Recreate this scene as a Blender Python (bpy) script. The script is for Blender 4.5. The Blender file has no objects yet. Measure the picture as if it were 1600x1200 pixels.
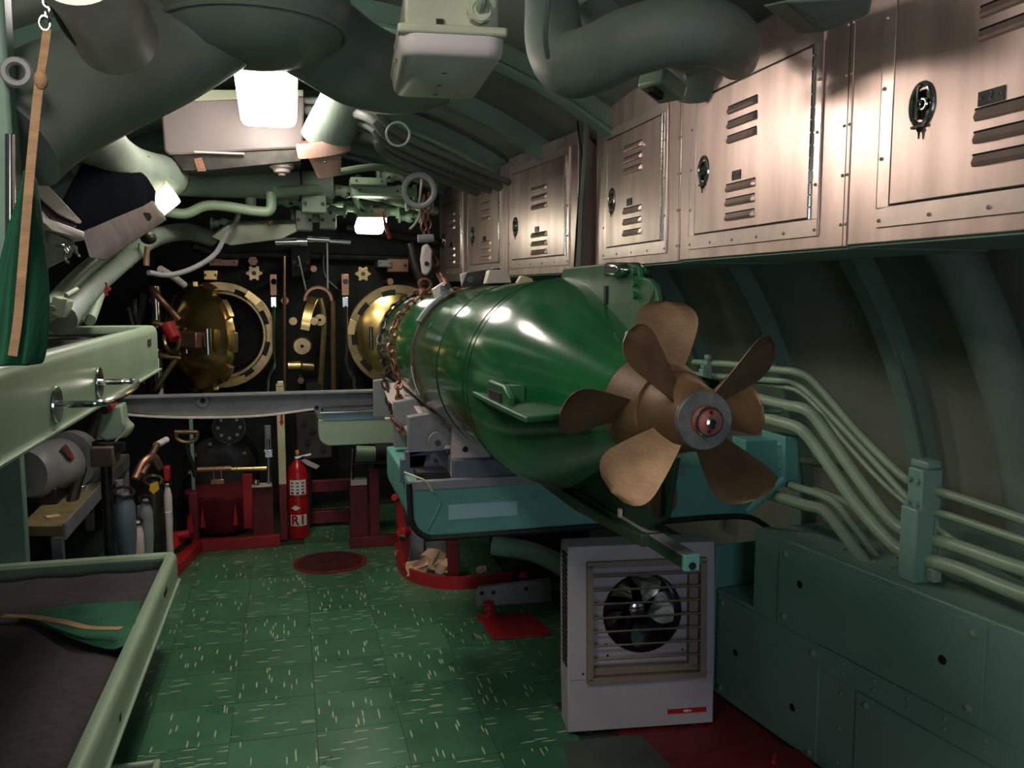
import bpy, bmesh, math, random
from mathutils import Vector, Matrix
random.seed(7)
V = Vector
# ------------------------------------------------------------------ camera, world, lights, exposure
sc = bpy.context.scene
COL = sc.collection
FP = 1340.0
TH = math.atan(143 / FP)
PH = math.atan(350 * math.cos(TH) / FP)
EYE = V((0, 0, 1.6))
FW = V((math.sin(PH) * math.cos(TH), math.cos(PH) * math.cos(TH), -math.sin(TH)))
RT = V((math.cos(PH), -math.sin(PH), 0))
UP = RT.cross(FW)
cd = bpy.data.cameras.new('camera')
cam = bpy.data.objects.new('camera', cd)
COL.objects.link(cam)
cam.location = EYE
cam.rotation_euler = Matrix((RT, UP, -FW)).transposed().to_euler()
cd.sensor_fit = 'HORIZONTAL'; cd.sensor_width = 36; cd.lens = FP / 1600 * 36
cd.clip_start = 0.02
sc.camera = cam
w = bpy.data.worlds.new('world'); sc.world = w; w.use_nodes = True
w.node_tree.nodes['Background'].inputs[0].default_value = (0.35, 0.5, 0.5, 1)
w.node_tree.nodes['Background'].inputs[1].default_value = 0.02
sc.view_settings.view_transform = 'Standard'; sc.view_settings.look = 'None'
sc.view_settings.gamma = 1; sc.view_settings.use_curve_mapping = False
sc.view_settings.exposure = 0.2
LAMP1, LAMP2, LAMP3, LAMP4 = 34, 6, 20, 34     # strengths of the lit diffusers

def area(name, loc, target, size, power, col):
    l = bpy.data.lights.new(name, 'AREA'); l.shape = 'RECTANGLE'
    l.size, l.size_y = size; l.energy = power; l.color = col
    o = bpy.data.objects.new(name, l); COL.objects.link(o); o.location = loc
    o.rotation_euler = (V(target) - V(loc)).to_track_quat('-Z', 'Y').to_euler()
    return o
# added cool fill from behind the viewer, brightening duct undersides and heater
area('rear_fill_light', (0.2, -2.3, 1.5), (0.4, 2.2, 1.4), (1.2, 1.6), 20, (0.80, 0.86, 1.0))

# ------------------------------------------------------------------ pixel ray helpers: a point of the photo at a chosen real depth
def ray(u, v): return FW + RT * ((u - 800) / FP) + UP * ((600 - v) / FP)
def P(u, v, y=None, x=None, z=None):
    d = ray(u, v)
    t = y / d.y if y is not None else (x / d.x if x is not None else (z - 1.6) / d.z)
    return EYE + d * t
def PL(u, v, p0, n):
    d = ray(u, v); n = V(n)
    return EYE + d * ((V(p0) - EYE).dot(n) / d.dot(n))

# ------------------------------------------------------------------ materials
def lin(c): return tuple((x / 12.92 if x <= .04045 else ((x + .055) / 1.055) ** 2.4) for x in [k / 255 for k in c])
MATS = {}
def mat(name, rgb, rough=.45, metal=0, vary=.12, scale=6, bump=.05, emit=0, spec=None, rgb2=None, stretch=(1, 1, 1), coat=0, bscale=None, alpha=None):
    if name in MATS: return MATS[name]
    m = bpy.data.materials.new(name); m.use_nodes = True
    nt = m.node_tree; N = nt.nodes; L = nt.links; b = N['Principled BSDF']
    c = lin(rgb)
    tc = N.new('ShaderNodeTexCoord'); mp = N.new('ShaderNodeMapping'); mp.inputs['Scale'].default_value = stretch
    L.new(tc.outputs['Object'], mp.inputs[0])
    n = N.new('ShaderNodeTexNoise'); n.inputs['Scale'].default_value = scale; n.inputs['Detail'].default_value = 5
    L.new(mp.outputs[0], n.inputs['Vector'])
    mr = N.new('ShaderNodeMapRange'); mr.inputs[1].default_value = .3; mr.inputs[2].default_value = .7
    L.new(n.outputs[0], mr.inputs[0])
    mx = N.new('ShaderNodeMix'); mx.data_type = 'RGBA'
    c2 = lin(rgb2) if rgb2 else tuple(x * (1 - vary * 1.6) for x in c)
    c1 = c if rgb2 else tuple(min(1, x * (1 + vary)) for x in c)
    mx.inputs[6].default_value = (*c2, 1); mx.inputs[7].default_value = (*c1, 1)
    L.new(mr.outputs[0], mx.inputs[0]); L.new(mx.outputs[2], b.inputs['Base Color'])
    r = N.new('ShaderNodeMapRange'); r.inputs[3].default_value = min(1, rough * 1.2); r.inputs[4].default_value = rough * .85
    L.new(n.outputs[0], r.inputs[0]); L.new(r.outputs[0], b.inputs['Roughness'])
    b.inputs['Metallic'].default_value = metal
    if coat: b.inputs['Coat Weight'].default_value = coat; b.inputs['Coat Roughness'].default_value = .15
    if spec is not None: b.inputs['Specular IOR Level'].default_value = spec
    if bump:
        n2 = N.new('ShaderNodeTexNoise'); n2.inputs['Scale'].default_value = bscale or scale * 9; n2.inputs['Detail'].default_value = 3
        L.new(mp.outputs[0], n2.inputs['Vector'])
        bp = N.new('ShaderNodeBump'); bp.inputs['Strength'].default_value = bump; bp.inputs['Distance'].default_value = .01
        L.new(n2.outputs[0], bp.inputs['Height']); L.new(bp.outputs[0], b.inputs['Normal'])
    if emit:
        b.inputs['Emission Color'].default_value = (*c, 1); b.inputs['Emission Strength'].default_value = emit
    if alpha is not None: b.inputs['Transmission Weight'].default_value = alpha
    MATS[name] = m
    return m
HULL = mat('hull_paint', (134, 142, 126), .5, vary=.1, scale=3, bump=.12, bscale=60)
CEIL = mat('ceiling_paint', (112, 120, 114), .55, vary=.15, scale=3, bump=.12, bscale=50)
RIB = mat('rib_paint', (112, 144, 128), .5, vary=.1, scale=5, bump=.1)
LAG = mat('lagging_paint', (122, 138, 126), .55, vary=.12, scale=4, bump=.25, bscale=25)
DUCT = mat('duct_paint', (108, 122, 114), .42, vary=.15, scale=4, bump=.15, bscale=18)
GREEN = mat('sea_green_paint', (152, 176, 148), .33, vary=.07, scale=5, bump=.06)
PIPE = mat('pipe_paint', (140, 164, 138), .38, vary=.1, scale=5, bump=.08)
TURQ = mat('turquoise_paint', (96, 160, 150), .42, vary=.08, scale=5, bump=.05)
BENCH = mat('bench_paint', (122, 160, 146), .42, vary=.06, scale=3, bump=.1, bscale=90)
TORP = mat('torpedo_green', (22, 92, 50), .17, vary=.14, scale=7, bump=.05, bscale=14, coat=.5)
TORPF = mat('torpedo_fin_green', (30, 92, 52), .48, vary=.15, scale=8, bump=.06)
BRONZE = mat('prop_bronze', (114, 92, 66), .48, metal=.45, vary=.2, scale=14, bump=.05)
DISC = mat('hub_steel', (120, 122, 118), .5, metal=.7, vary=.25, scale=30, bump=.08)
BRASS = mat('polished_brass', (222, 190, 124), .24, metal=1, vary=.12, scale=9, bump=.02)
BRASSD = mat('dull_brass', (180, 156, 112), .34, metal=.9, vary=.2, scale=12, bump=.05)
COPPER = mat('copper', (164, 124, 102), .38, metal=.8, vary=.2, scale=12)
STEEL = mat('locker_steel', (232, 206, 198), .36, metal=.8, vary=.2, scale=9, stretch=(1, 1, .16), bump=.04, bscale=26)
STEELF = mat('locker_frame_steel', (242, 220, 212), .32, metal=.76, vary=.08, scale=12, bump=0)
CHROME = mat('chrome', (205, 208, 205), .15, metal=1, vary=.06, bump=0)
GUN = mat('dark_steel', (62, 62, 58), .4, metal=.7, vary=.25, scale=15)
GREY = mat('grey_paint', (134, 138, 140), .42, vary=.12, scale=10, bump=.05)
PGREY = mat('pale_grey_paint', (204, 194, 188), .42, vary=.12, scale=10, bump=.05)
BLGREY = mat('blue_grey_paint', (94, 106, 118), .42, vary=.1, scale=10)
DARK = mat('black_void', (9, 10, 10), .7, vary=.2, bump=0)
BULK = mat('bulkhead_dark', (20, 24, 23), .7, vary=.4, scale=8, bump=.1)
RUBBER = mat('black_rubber', (22, 24, 24), .6, vary=.2)
RED = mat('red_paint', (170, 32, 36), .42, vary=.14, scale=10, bump=.05)
REDD = mat('deck_red', (112, 28, 34), .5, vary=.2, scale=8, bump=.08)
EXTR = mat('extinguisher_red', (176, 26, 30), .25, vary=.08, bump=0)
WHITE = mat('white_print', (225, 222, 215), .5, vary=.03, bump=0)
CREAM = mat('cream_paint', (216, 208, 166), .45, vary=.08, scale=14)
HEAT = mat('heater_enamel', (176, 172, 178), .42, vary=.06, scale=6, bump=.02)
TAN = mat('heater_frame_tan', (134, 124, 108), .5, vary=.1, scale=12)
MAUVE = mat('unit_grey', (138, 130, 130), .4, vary=.07, scale=5)
MATT = mat('mattress_cloth', (60, 55, 58), .9, vary=.1, scale=30, bump=.35, bscale=260)
CLOTH = mat('green_cloth', (22, 92, 64), .8, vary=.14, scale=7, bump=.2, bscale=90)
WEB = mat('tan_webbing', (166, 134, 100), .8, vary=.15, scale=14, stretch=(1, 1, 4), bump=.3, bscale=120)
PAPER = mat('crumpled_paper', (222, 186, 150), .7, vary=.1, scale=20)
YEL = mat('yellow_tag', (222, 176, 40), .5, vary=.05, bump=0)
WOOD = mat('bench_top', (136, 122, 84), .6, vary=.2, scale=10, bump=.1)
RUSTCH = mat('rusty_chain', (134, 92, 72), .45, metal=.6, vary=.35, scale=30)
DIFF = mat('diffuser_plastic', (206, 202, 200), .42, vary=.05, scale=3, bump=.02)
FIXT = mat('fixture_enamel', (182, 192, 166), .4, vary=.08, scale=9)
GLOW1 = mat('lit_diffuser_main', (255, 240, 226), .5, vary=0, bump=0, emit=LAMP1)
GLOW2 = mat('lit_diffuser_left', (255, 246, 214), .5, vary=0, bump=0, emit=LAMP2)
GLOW3 = mat('lit_diffuser_far', (252, 255, 232), .5, vary=0, bump=0, emit=LAMP3)
GLOW4 = mat('lit_diffuser_back', (255, 238, 222), .5, vary=0, bump=0, emit=LAMP4)
STICK = mat('pale_sticker', (150, 190, 196), .5, vary=.03, bump=0)
DGREEN = mat('skid_dark_green', (40, 62, 46), .45, vary=.2, scale=10)

def tile_mat():
    m = bpy.data.materials.new('vinyl_tile'); m.use_nodes = True
    nt = m.node_tree; N = nt.nodes; L = nt.links; b = N['Principled BSDF']
    tc = N.new('ShaderNodeTexCoord'); oi = N.new('ShaderNodeObjectInfo')
    cmb = N.new('ShaderNodeCombineXYZ')
    mul = N.new('ShaderNodeMath'); mul.operation = 'MULTIPLY'; mul.inputs[1].default_value = 37
    L.new(oi.outputs['Random'], mul.inputs[0])
    for i in range(3): L.new(mul.outputs[0], cmb.inputs[i])
    add = N.new('ShaderNodeVectorMath'); add.operation = 'ADD'
    L.new(tc.outputs['Object'], add.inputs[0]); L.new(cmb.outputs[0], add.inputs[1])
    mp = N.new('ShaderNodeMapping'); mp.inputs['Scale'].default_value = (100, 11, 0)
    L.new(add.outputs[0], mp.inputs[0])
    vo = N.new('ShaderNodeTexVoronoi'); vo.voronoi_dimensions = '2D'; vo.inputs['Scale'].default_value = 1
    L.new(mp.outputs[0], vo.inputs['Vector'])
    lt = N.new('ShaderNodeMath'); lt.operation = 'LESS_THAN'; lt.inputs[1].default_value = .3
    L.new(vo.outputs['Distance'], lt.inputs[0])
    sp = N.new('ShaderNodeSeparateColor'); L.new(vo.outputs['Color'], sp.inputs[0])
    g = N.new('ShaderNodeMath'); g.operation = 'GREATER_THAN'; g.inputs[1].default_value = .87
    L.new(sp.outputs[0], g.inputs[0])
    mm = N.new('ShaderNodeMath'); mm.operation = 'MULTIPLY'; L.new(lt.outputs[0], mm.inputs[0]); L.new(g.outputs[0], mm.inputs[1])
    no = N.new('ShaderNodeTexNoise'); no.inputs['Scale'].default_value = 5; no.inputs['Detail'].default_value = 5
    L.new(add.outputs[0], no.inputs['Vector'])
    base = N.new('ShaderNodeMix'); base.data_type = 'RGBA'
    base.inputs[6].default_value = (*lin((44, 88, 64)), 1); base.inputs[7].default_value = (*lin((78, 128, 96)), 1)
    L.new(no.outputs[0], base.inputs[0])
    tint = N.new('ShaderNodeHueSaturation'); L.new(base.outputs[2], tint.inputs['Color'])
    mr = N.new('ShaderNodeMapRange'); mr.inputs[3].default_value = .85; mr.inputs[4].default_value = 1.15
    L.new(oi.outputs['Random'], mr.inputs[0]); L.new(mr.outputs[0], tint.inputs['Value'])
    mx = N.new('ShaderNodeMix'); mx.data_type = 'RGBA'; mx.inputs[7].default_value = (*lin((176, 190, 150)), 1)
    L.new(mm.outputs[0], mx.inputs[0]); L.new(tint.outputs[0], mx.inputs[6]); L.new(mx.outputs[2], b.inputs['Base Color'])
    b.inputs['Roughness'].default_value = .3
    rr = N.new('ShaderNodeMapRange'); rr.inputs[3].default_value = .2; rr.inputs[4].default_value = .42
    L.new(no.outputs[0], rr.inputs[0]); L.new(rr.outputs[0], b.inputs['Roughness'])
    n3 = N.new('ShaderNodeTexNoise'); n3.inputs['Scale'].default_value = 9; L.new(add.outputs[0], n3.inputs['Vector'])
    bp = N.new('ShaderNodeBump'); bp.inputs['Strength'].default_value = .12; bp.inputs['Distance'].default_value = .02
    L.new(n3.outputs[0], bp.inputs['Height']); L.new(bp.outputs[0], b.inputs['Normal'])
    return m
TILE = tile_mat()

# ------------------------------------------------------------------ mesh builder (world coordinates, optional frame)
LOC = {}
def catmull(pts, k=6):
    pts = [V(p) for p in pts]
    if len(pts) < 3 or k < 2: return pts
    out = []; q = [pts[0] * 2 - pts[1]] + pts + [pts[-1] * 2 - pts[-2]]
    for i in range(1, len(q) - 2):
        a, b, c, d = q[i - 1:i + 3]
        for j in range(k):
            t = j / k
            out.append(.5 * ((2 * b) + (c - a) * t + (2 * a - 5 * b + 4 * c - d) * t * t + (3 * b - a - 3 * c + d) * t ** 3))
    out.append(pts[-1]); return out
def perp(d):
    d = V(d).normalized(); a = V((0, 0, 1)) if abs(d.z) < .9 else V((1, 0, 0))
    u = d.cross(a).normalized(); return u, d.cross(u).normalized()
class MB:
    def __init__(s, frame=None): s.v = []; s.f = []; s.M = frame; s.pc = []
    def add(s, vs, fs):
        o = len(s.v)
        s.v += [(s.M @ V(p)) if s.M else V(p) for p in vs]
        s.f += [tuple(i + o for i in f) for f in fs]; s.pc.append((o, len(s.v), fs)); return s
    def each(s, name, m, parent, bevel=0, **k):
        for o, e, fs in s.pc:
            q = MB(); q.add(s.v[o:e], fs); q.build(name, m, parent, bevel, **k)
    def box(s, c, d, R=None):
        c = V(c); vs = []
        for x in (-1, 1):
            for y in (-1, 1):
                for z in (-1, 1):
                    p = V((x * d[0] / 2, y * d[1] / 2, z * d[2] / 2)); vs.append(c + (R @ p if R else p))
        return s.add(vs, [(0, 1, 3, 2), (4, 6, 7, 5), (0, 4, 5, 1), (2, 3, 7, 6), (0, 2, 6, 4), (1, 5, 7, 3)])
    def bb(s, a, b): # box from corner to corner
        a, b = V(a), V(b); return s.box((a + b) / 2, [abs(q) for q in (b - a)])
    def prism(s, poly, off):
        n = len(poly); off = V(off); a = [V(p) for p in poly]
        return s.add(a + [p + off for p in a], [tuple(range(n)), tuple(range(2 * n - 1, n - 1, -1))] + [(i, i + n, (i + 1) % n + n, (i + 1) % n) for i in range(n)])
    def rings(s, rs, cap=True, close=False):
        n = len(rs[0]); vs = [p for r in rs for p in r]; fs = []
        m = len(rs)
        for i in range(m if close else m - 1):
            for j in range(n):
                a, b = i * n, ((i + 1) % m) * n
                fs.append((a + j, a + (j + 1) % n, b + (j + 1) % n, b + j))
        if cap and not close: fs += [tuple(range(n - 1, -1, -1)), tuple(range((m - 1) * n, m * n))]
        return s.add(vs, fs)
    def cyl(s, a, b, r, r2=None, n=14, cap=True):
        a, b = V(a), V(b); u, w_ = perp(b - a); r2 = r if r2 is None else r2
        return s.rings([[c + (u * math.cos(t) + w_ * math.sin(t)) * q for t in [2 * math.pi * i / n for i in range(n)]] for c, q in ((a, r), (b, r2))], cap)
    def tube(s, pts, r, n=10, k=6, cap=True):
        pts = catmull(pts, k); rs = r if hasattr(r, '__len__') else None
        out = []; m = len(pts); u = None
        for i, p in enumerate(pts):
            d = (pts[min(i + 1, m - 1)] - pts[max(i - 1, 0)]).normalized()
            u = perp(d)[0] if u is None else (u - d * u.dot(d)).normalized()
            w_ = d.cross(u)
            if rs: t = i / (m - 1) * (len(rs) - 1); j = min(int(t), len(rs) - 2); q = rs[j] + (rs[j + 1] - rs[j]) * (t - j)
            else: q = r
            out.append([p + (u * math.cos(a) + w_ * math.sin(a)) * q for a in [2 * math.pi * e / n for e in range(n)]])
        return s.rings(out, cap)
    def strip(s, pts, side, wd, th, k=5): # flat band along pts, width along side
        pts = catmull(pts, k); out = []; side = V(side)
        for i, p in enumerate(pts):
            d = (pts[min(i + 1, len(pts) - 1)] - pts[max(i - 1, 0)]).normalized()
            sd = (side - d * side.dot(d)).normalized(); nn = d.cross(sd)
            out.append([p + sd * wd / 2 + nn * th / 2, p - sd * wd / 2 + nn * th / 2, p - sd * wd / 2 - nn * th / 2, p + sd * wd / 2 - nn * th / 2])
        return s.rings(out)
    def lathe(s, prof, o, ax, n=32, cap=False, close=False):
        o = V(o); ax = V(ax).normalized(); u, w_ = perp(ax)
        return s.rings([[o + ax * h + (u * math.cos(t) + w_ * math.sin(t)) * max(r, 1e-4) for t in [2 * math.pi * i / n for i in range(n)]] for h, r in prof], cap, close)
    def sph(s, c, r, sc_=(1, 1, 1), n=12):
        c = V(c); k = n // 2
        return s.rings([[c + V((math.cos(t) * math.sin(a) * r * sc_[0], math.sin(t) * math.sin(a) * r * sc_[1], math.cos(a) * r * sc_[2])) for t in [2 * math.pi * i / n for i in range(n)]] for a in [math.pi * (.02 + .96 * j / k) for j in range(k + 1)]])
    def torus(s, c, ax, R, r, n=24, m=8, a0=0, a1=2 * math.pi, sc_=1.0):
        c = V(c); ax = V(ax).normalized(); u, w_ = perp(ax); full = abs(a1 - a0 - 2 * math.pi) < 1e-6
        out = []
        for i in range(n if full else n + 1):
            t = a0 + (a1 - a0) * i / n; d = u * math.cos(t) + w_ * math.sin(t) * sc_
            out.append([c + d * R + (d * math.cos(q) + ax * math.sin(q)) * r for q in [2 * math.pi * j / m for j in range(m)]])
        return s.rings(out, not full, full)
    def arcbox(s, c, ax, u, r0, r1, h0, h1, a0, a1, n=8): # annular sector; angle from u towards ax x u
        c, ax, u = V(c), V(ax).normalized(), V(u).normalized(); w_ = ax.cross(u); out = []
        for i in range(n + 1):
            t = a0 + (a1 - a0) * i / n; d = u * math.cos(t) + w_ * math.sin(t)
            out.append([c + d * r0 + ax * h0, c + d * r1 + ax * h0, c + d * r1 + ax * h1, c + d * r0 + ax * h1])
        return s.rings(out)
    def hexb(s, c, ax, r, h, n=6): c = V(c); return s.cyl(c, c + V(ax).normalized() * h, r, n=n)
    def build(s, name, m, parent=None, bevel=0, seg=2, smooth=35, label=None, sub=0, stuff=False):
        me = bpy.data.meshes.new(name)
        off = LOC[parent.name] if parent else None
        if off is None:
            xs = [p.x for p in s.v]; ys = [p.y for p in s.v]; zs = [p.z for p in s.v]
            off = V(((min(xs) + max(xs)) / 2, (min(ys) + max(ys)) / 2, min(zs)))
        me.from_pydata([tuple(p - off) for p in s.v], [], s.f)
        bm = bmesh.new(); bm.from_mesh(me); bmesh.ops.remove_doubles(bm, verts=bm.verts, dist=2e-6)
        bmesh.ops.recalc_face_normals(bm, faces=bm.faces); bm.to_mesh(me); bm.free()
        me.materials.append(m)
        me.shade_smooth(); me.set_sharp_from_angle(angle=math.radians(smooth))
        o = bpy.data.objects.new(name, me); COL.objects.link(o)
        if parent: o.parent = parent; LOC[o.name] = off
        else: o.location = off; LOC[o.name] = off
        if stuff: o['kind'] = 'stuff'
        if bevel:
            b = o.modifiers.new('bevel', 'BEVEL'); b.width = bevel; b.segments = seg; b.limit_method = 'ANGLE'; b.harden_normals = False
        if sub:
            b = o.modifiers.new('subsurf', 'SUBSURF'); b.levels = b.render_levels = sub
        if label: o['label'] = label
        return o
def thing(name, label, cat, loc, group=None):
    o = bpy.data.objects.new(name, None); COL.objects.link(o); o.location = V(loc); o.empty_display_size = .1
    LOC[o.name] = V(loc); o['label'] = label; o['category'] = cat
    if group: o['group'] = group
    return o
def solo(name, mb, m, label, cat, group=None, bevel=0, kind=None, smooth=35, sub=0):
    o = mb.build(name, m, None, bevel, smooth=smooth, sub=sub); o['label'] = label; o['category'] = cat
    if group: o['group'] = group
    if kind: o['kind'] = kind
    return o
def struct(name, mb, m, bevel=0, smooth=35):
    o = mb.build(name, m, None, bevel, smooth=smooth); o['kind'] = 'structure'; return o
def frame(o, x, y, z): # matrix with columns
    return Matrix(((x[0], y[0], z[0], o[0]), (x[1], y[1], z[1], o[1]), (x[2], y[2], z[2], o[2]), (0, 0, 0, 1)))
def ipts(lst): return [P(u, v, y=y) for u, v, y in lst]
def mid(pts): return sum((V(p) for p in pts), V((0, 0, 0))) / len(pts)

# ------------------------------------------------------------------ the hull
def hull(y):
    yy = max(y, 2.0)
    return 0.1 - .02 * (yy - 3), .32, 2.56 - .045 * (yy - 3)
def hp(y, ang, dr=0):
    cx, cz, R = hull(y); return V((cx + math.cos(ang) * (R - dr), y, cz + math.sin(ang) * (R - dr)))
def hullx(y, z, dr=0):
    cx, cz, R = hull(y); return cx + math.sqrt(max(.01, (R - dr) ** 2 - (z - cz) ** 2))
YB0, YB1 = -2.6, 7.0
def shell(a0, a1, name, m, n=18):
    mb = MB(); ys = [YB0 + (YB1 - YB0) * i / 12 for i in range(13)]
    A = [math.radians(a0 + (a1 - a0) * j / n) for j in range(n + 1)]
    vs = []; fs = []
    for y in ys:
        for a in A: vs.append(hp(y, a))
        for a in A: vs.append(hp(y, a, -.05))
    q = 2 * (n + 1)
    for i in range(12):
        for j in range(n):
            a = i * q + j; fs.append((a, a + 1, a + q + 1, a + q)); b = a + n + 1; fs.append((b, b + q, b + q + 1, b + 1))
        for j in (0, n): a = i * q + j; fs.append((a, a + q, a + q + n + 1, a + n + 1))
    mb.add(vs, fs); return struct(name, mb, m)
wr = shell(-9, 57, 'wall_right', HULL)
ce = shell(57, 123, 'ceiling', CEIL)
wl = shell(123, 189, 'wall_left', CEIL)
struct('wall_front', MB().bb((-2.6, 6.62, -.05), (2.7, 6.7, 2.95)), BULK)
struct('wall_back', MB().bb((-2.6, -2.68, -.05), (2.7, -2.6, 2.95)), CEIL)
fl = struct('floor', MB().bb((-2.5, -2.6, -.06), (2.7, 7.0, -.004)), mat('deck_underlay', (40, 52, 42), .6))
# vinyl tiles, alternate grain
tl = None
T = .305
for i in range(-4, 6):
    for j in range(5, 21):
        x = i * T + .06 + T / 2; y = j * T + .02 + T / 2
        if x > 1.12 and y < 3.0: continue
        if x > 1.35 and y < 4.2: continue
        if -.72 < x < -.03 and y > 5.6: continue
        if tl is None:
            tl = MB().bb((x - T / 2 + .0012, y - T / 2 + .0012, -.004), (x + T / 2 - .0012, y + T / 2 - .0012, .0)).build('floor_tile', TILE)
            tl.location = (0, 0, 0)
            me = tl.data
            for vv in me.vertices: vv.co.z -= 0
            c0 = V((0, 0, -.004)); o = tl
        else:
            o = tl.copy(); COL.objects.link(o)
        o.parent = fl; o.location = V((x, y, -.004)) - LOC[fl.name]
        o.rotation_euler = (0, 0, math.pi / 2 if (i + j) % 2 else 0)

# frames (ribs) of the hull: flange and web
def rib(parent, y, a0, a1, m=RIB, fw=.085, dep=.11, n=16):
    mb = MB(); A = [math.radians(a0 + (a1 - a0) * i / n) for i in range(n + 1)]
    def band(d0, d1, y0, y1):
        mb.rings([[hp(y, a, d0) + V((0, y0, 0)), hp(y, a, d1) + V((0, y0, 0)), hp(y, a, d1) + V((0, y1, 0)), hp(y, a, d0) + V((0, y1, 0))] for a in A])
    band(dep - .014, dep, -fw / 2, fw / 2); band(0, dep - .012, -.006, .006)
    return mb.build('rib', m, parent)
for y in (1.3, 1.75, 2.95, 3.8, 4.6, 5.4, 6.1, 6.7): rib(wr, y, -2, 57)
for y in (.6, 1.2, 2.0, 2.9, 3.8, 4.6, 5.3, 5.9, 6.5): rib(ce, y, 57, 123)
for y in (2.0, 2.9, 3.8, 4.6, 5.4, 6.1): rib(wl, y, 123, 182)

# lagged upright pipe on the right wall beside the ribs
mb = MB(); mb.tube([V((hullx(2.45, z, .11), 2.42, z)) for z in (2.0, 1.75, 1.5, 1.25, 1.0, .8, .65)], .085, n=16, k=4)
solo('lagged_pipe', mb, LAG, 'thick canvas-lagged green pipe curving down the right hull wall behind the bench', 'pipe')

# ------------------------------------------------------------------ lockers on the right
def locker(name_lbl, o, ax, W, Z0, Z1, d0, d1, dz0, dz1, lat, lv, plate, box_depth, digit=None, rivets=(), body_z0=None):
    """o far bottom corner of the face, ax direction along the face towards the viewer, W width; door from d0 to d1"""
    ax = V(ax).normalized(); nrm = V((ax.y, -ax.x, 0)); 
    if nrm.x > 0: nrm = -nrm
    F = frame(o, ax, nrm, (0, 0, 1)) # local: a along, b outward, c up (world z minus o.z)
    t = thing('locker', name_lbl, 'locker', V(o) + ax * W / 2 - nrm * .2, 'stainless steel lockers along the right hull side')
    b = MB(F); H = Z1 - Z0
    poly = [(0, 0, 0), (0, 0, H), (0, -.03, H), (0, -box_depth, max(.1, H - box_depth * .95)), (0, -box_depth, 0)]
    b.prism(poly, (W, 0, 0)); b.build('body', STEEL, t, .003)
    # underside skin in green paint
    MB(F).bb((0.002, -.01, -.006), (W - .002, -box_depth, -.0005)).build('underside', BENCH, t, label='green painted underside')
    fr = MB(F); a0, a1, c0, c1 = d0 - .045, d1 + .035, dz0 - .048 - Z0, dz1 + .04 - Z0
    x0, x1, y0, y1 = d0, d1, dz0 - Z0, dz1 - Z0
    fr.bb((a0, 0, c0), (a1, .006, y0)); fr.bb((a0, 0, y1), (a1, .006, c1)); fr.bb((a0, 0, y0), (x0, .006, y1)); fr.bb((x1, 0, y0), (a1, .006, y1))
    fr.build('door_frame', STEELF, t, .0015)
    g = MB(F); g.bb((x0, .0005, y0), (x1, .002, y1)); g.build('door_gap', GUN, t)
    dr = MB(F); e = .005
    dr.bb((x0 + e, .002, y0 + e), (x1 - e * 1.6, .0085, y1 - e)); door = dr.build('door', STEEL, t, .003, seg=2)
    hg = MB(F); nk = 14
    for i in range(nk):
        z = y0 + (y1 - y0) * i / nk; hg.cyl((x1 - .004, .008, z + .002), (x1 - .004, .008, z + (y1 - y0) / nk - .002), .0055, n=8)
    hg.build('hinge', CHROME, door)
    (l0, l1, zs) = lv
    for z in zs:
        z -= Z0; m_ = MB(F)
        m_.rings([[(x, b_, c_) for b_, c_ in ((.008, z - .013), (.008, z + .010), (.0085 + q * .004, z + .010), (.0085 + q * .013, z - .005), (.0085 + q * .010, z - .011))] for x, q in ((l0, .1), (l0 + .008, 1), (l1 - .008, 1), (l1, .1))])
        m_.build('louvre', STEEL, door)
        MB(F).bb((l0 + .002, .0086, z + .0101), (l1 - .002, .0125, z + .0145)).build('louvre_slot', DARK, door)
    # recessed paddle latch
    la, lz = lat; lz -= Z0
    L_ = MB(F); L_.torus((la, .009, lz), (0, 1, 0), .036, .006, sc_=1.3, n=32); L_.build('latch_rim', CHROME, door)
    MB(F).lathe([(.0087, .0), (.0092, .034)], (la, 0, lz), (0, 1, 0), 20).build('latch_recess', GUN, door)
    k = MB(F); k.rings([[(la - .024, .01, lz + .022 * s), (la - .002, .02, lz + .036 * s), (la - .002, .014, lz + .036 * s), (la - .024, .006, lz + .022 * s)] for s in (-1, -.5, 0, .5, 1)])
    k.torus((la + .007, .012, lz), (0, 1, 0), .012, .004, n=14, m=6); k.build('latch_paddle', CHROME, door)
    h = MB(F); h.bb((la - .026, .008, lz - .052), (la + .02, .016, lz - .046)); h.cyl((la + .001, .014, lz - .05), (la + .001, .014, lz - .078), .004, .002, n=8)
    h.sph((la + .001, .014, lz - .058), .006, n=8); h.build('hasp', GUN, door)
    pa, pz = plate; pz -= Z0
    pl = MB(F).box((pa, .01, pz), (.07 if digit else .055, .003, .03)).build('number_plate', GUN, door)
    q = MB(F)
    for s in (-1, 1): q.sph((pa + s * .027 * (1 if digit else .75), .012, pz), .0035, n=8)
    q.each('plate_screw', CHROME, door)
    if digit:
        cu = bpy.data.curves.new('digit', 'FONT'); cu.body = digit; cu.size = .026; cu.extrude = .0004; cu.align_x = 'CENTER'; cu.align_y = 'CENTER'
        tmp = bpy.data.objects.new('tmp', cu); COL.objects.link(tmp)
        dg = bpy.context.evaluated_depsgraph_get(); dg.update(); me = bpy.data.meshes.new_from_object(tmp.evaluated_get(dg))
        bpy.data.objects.remove(tmp)
        R_ = frame((0, 0, 0), ax, (0, 0, 1), nrm) # text x along face, y up
        mm = MB(); C_ = F @ V((pa, .0122, pz))
        mm.add([C_ + R_.to_3x3() @ v_.co for v_ in me.vertices], [tuple(p_.vertices) for p_ in me.polygons]); mm.build('digit', mat('dull_print', (110, 108, 104), .5), door)
    sc_ = MB(F)
    nx = max(3, int((a1 - a0) / .16))
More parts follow.
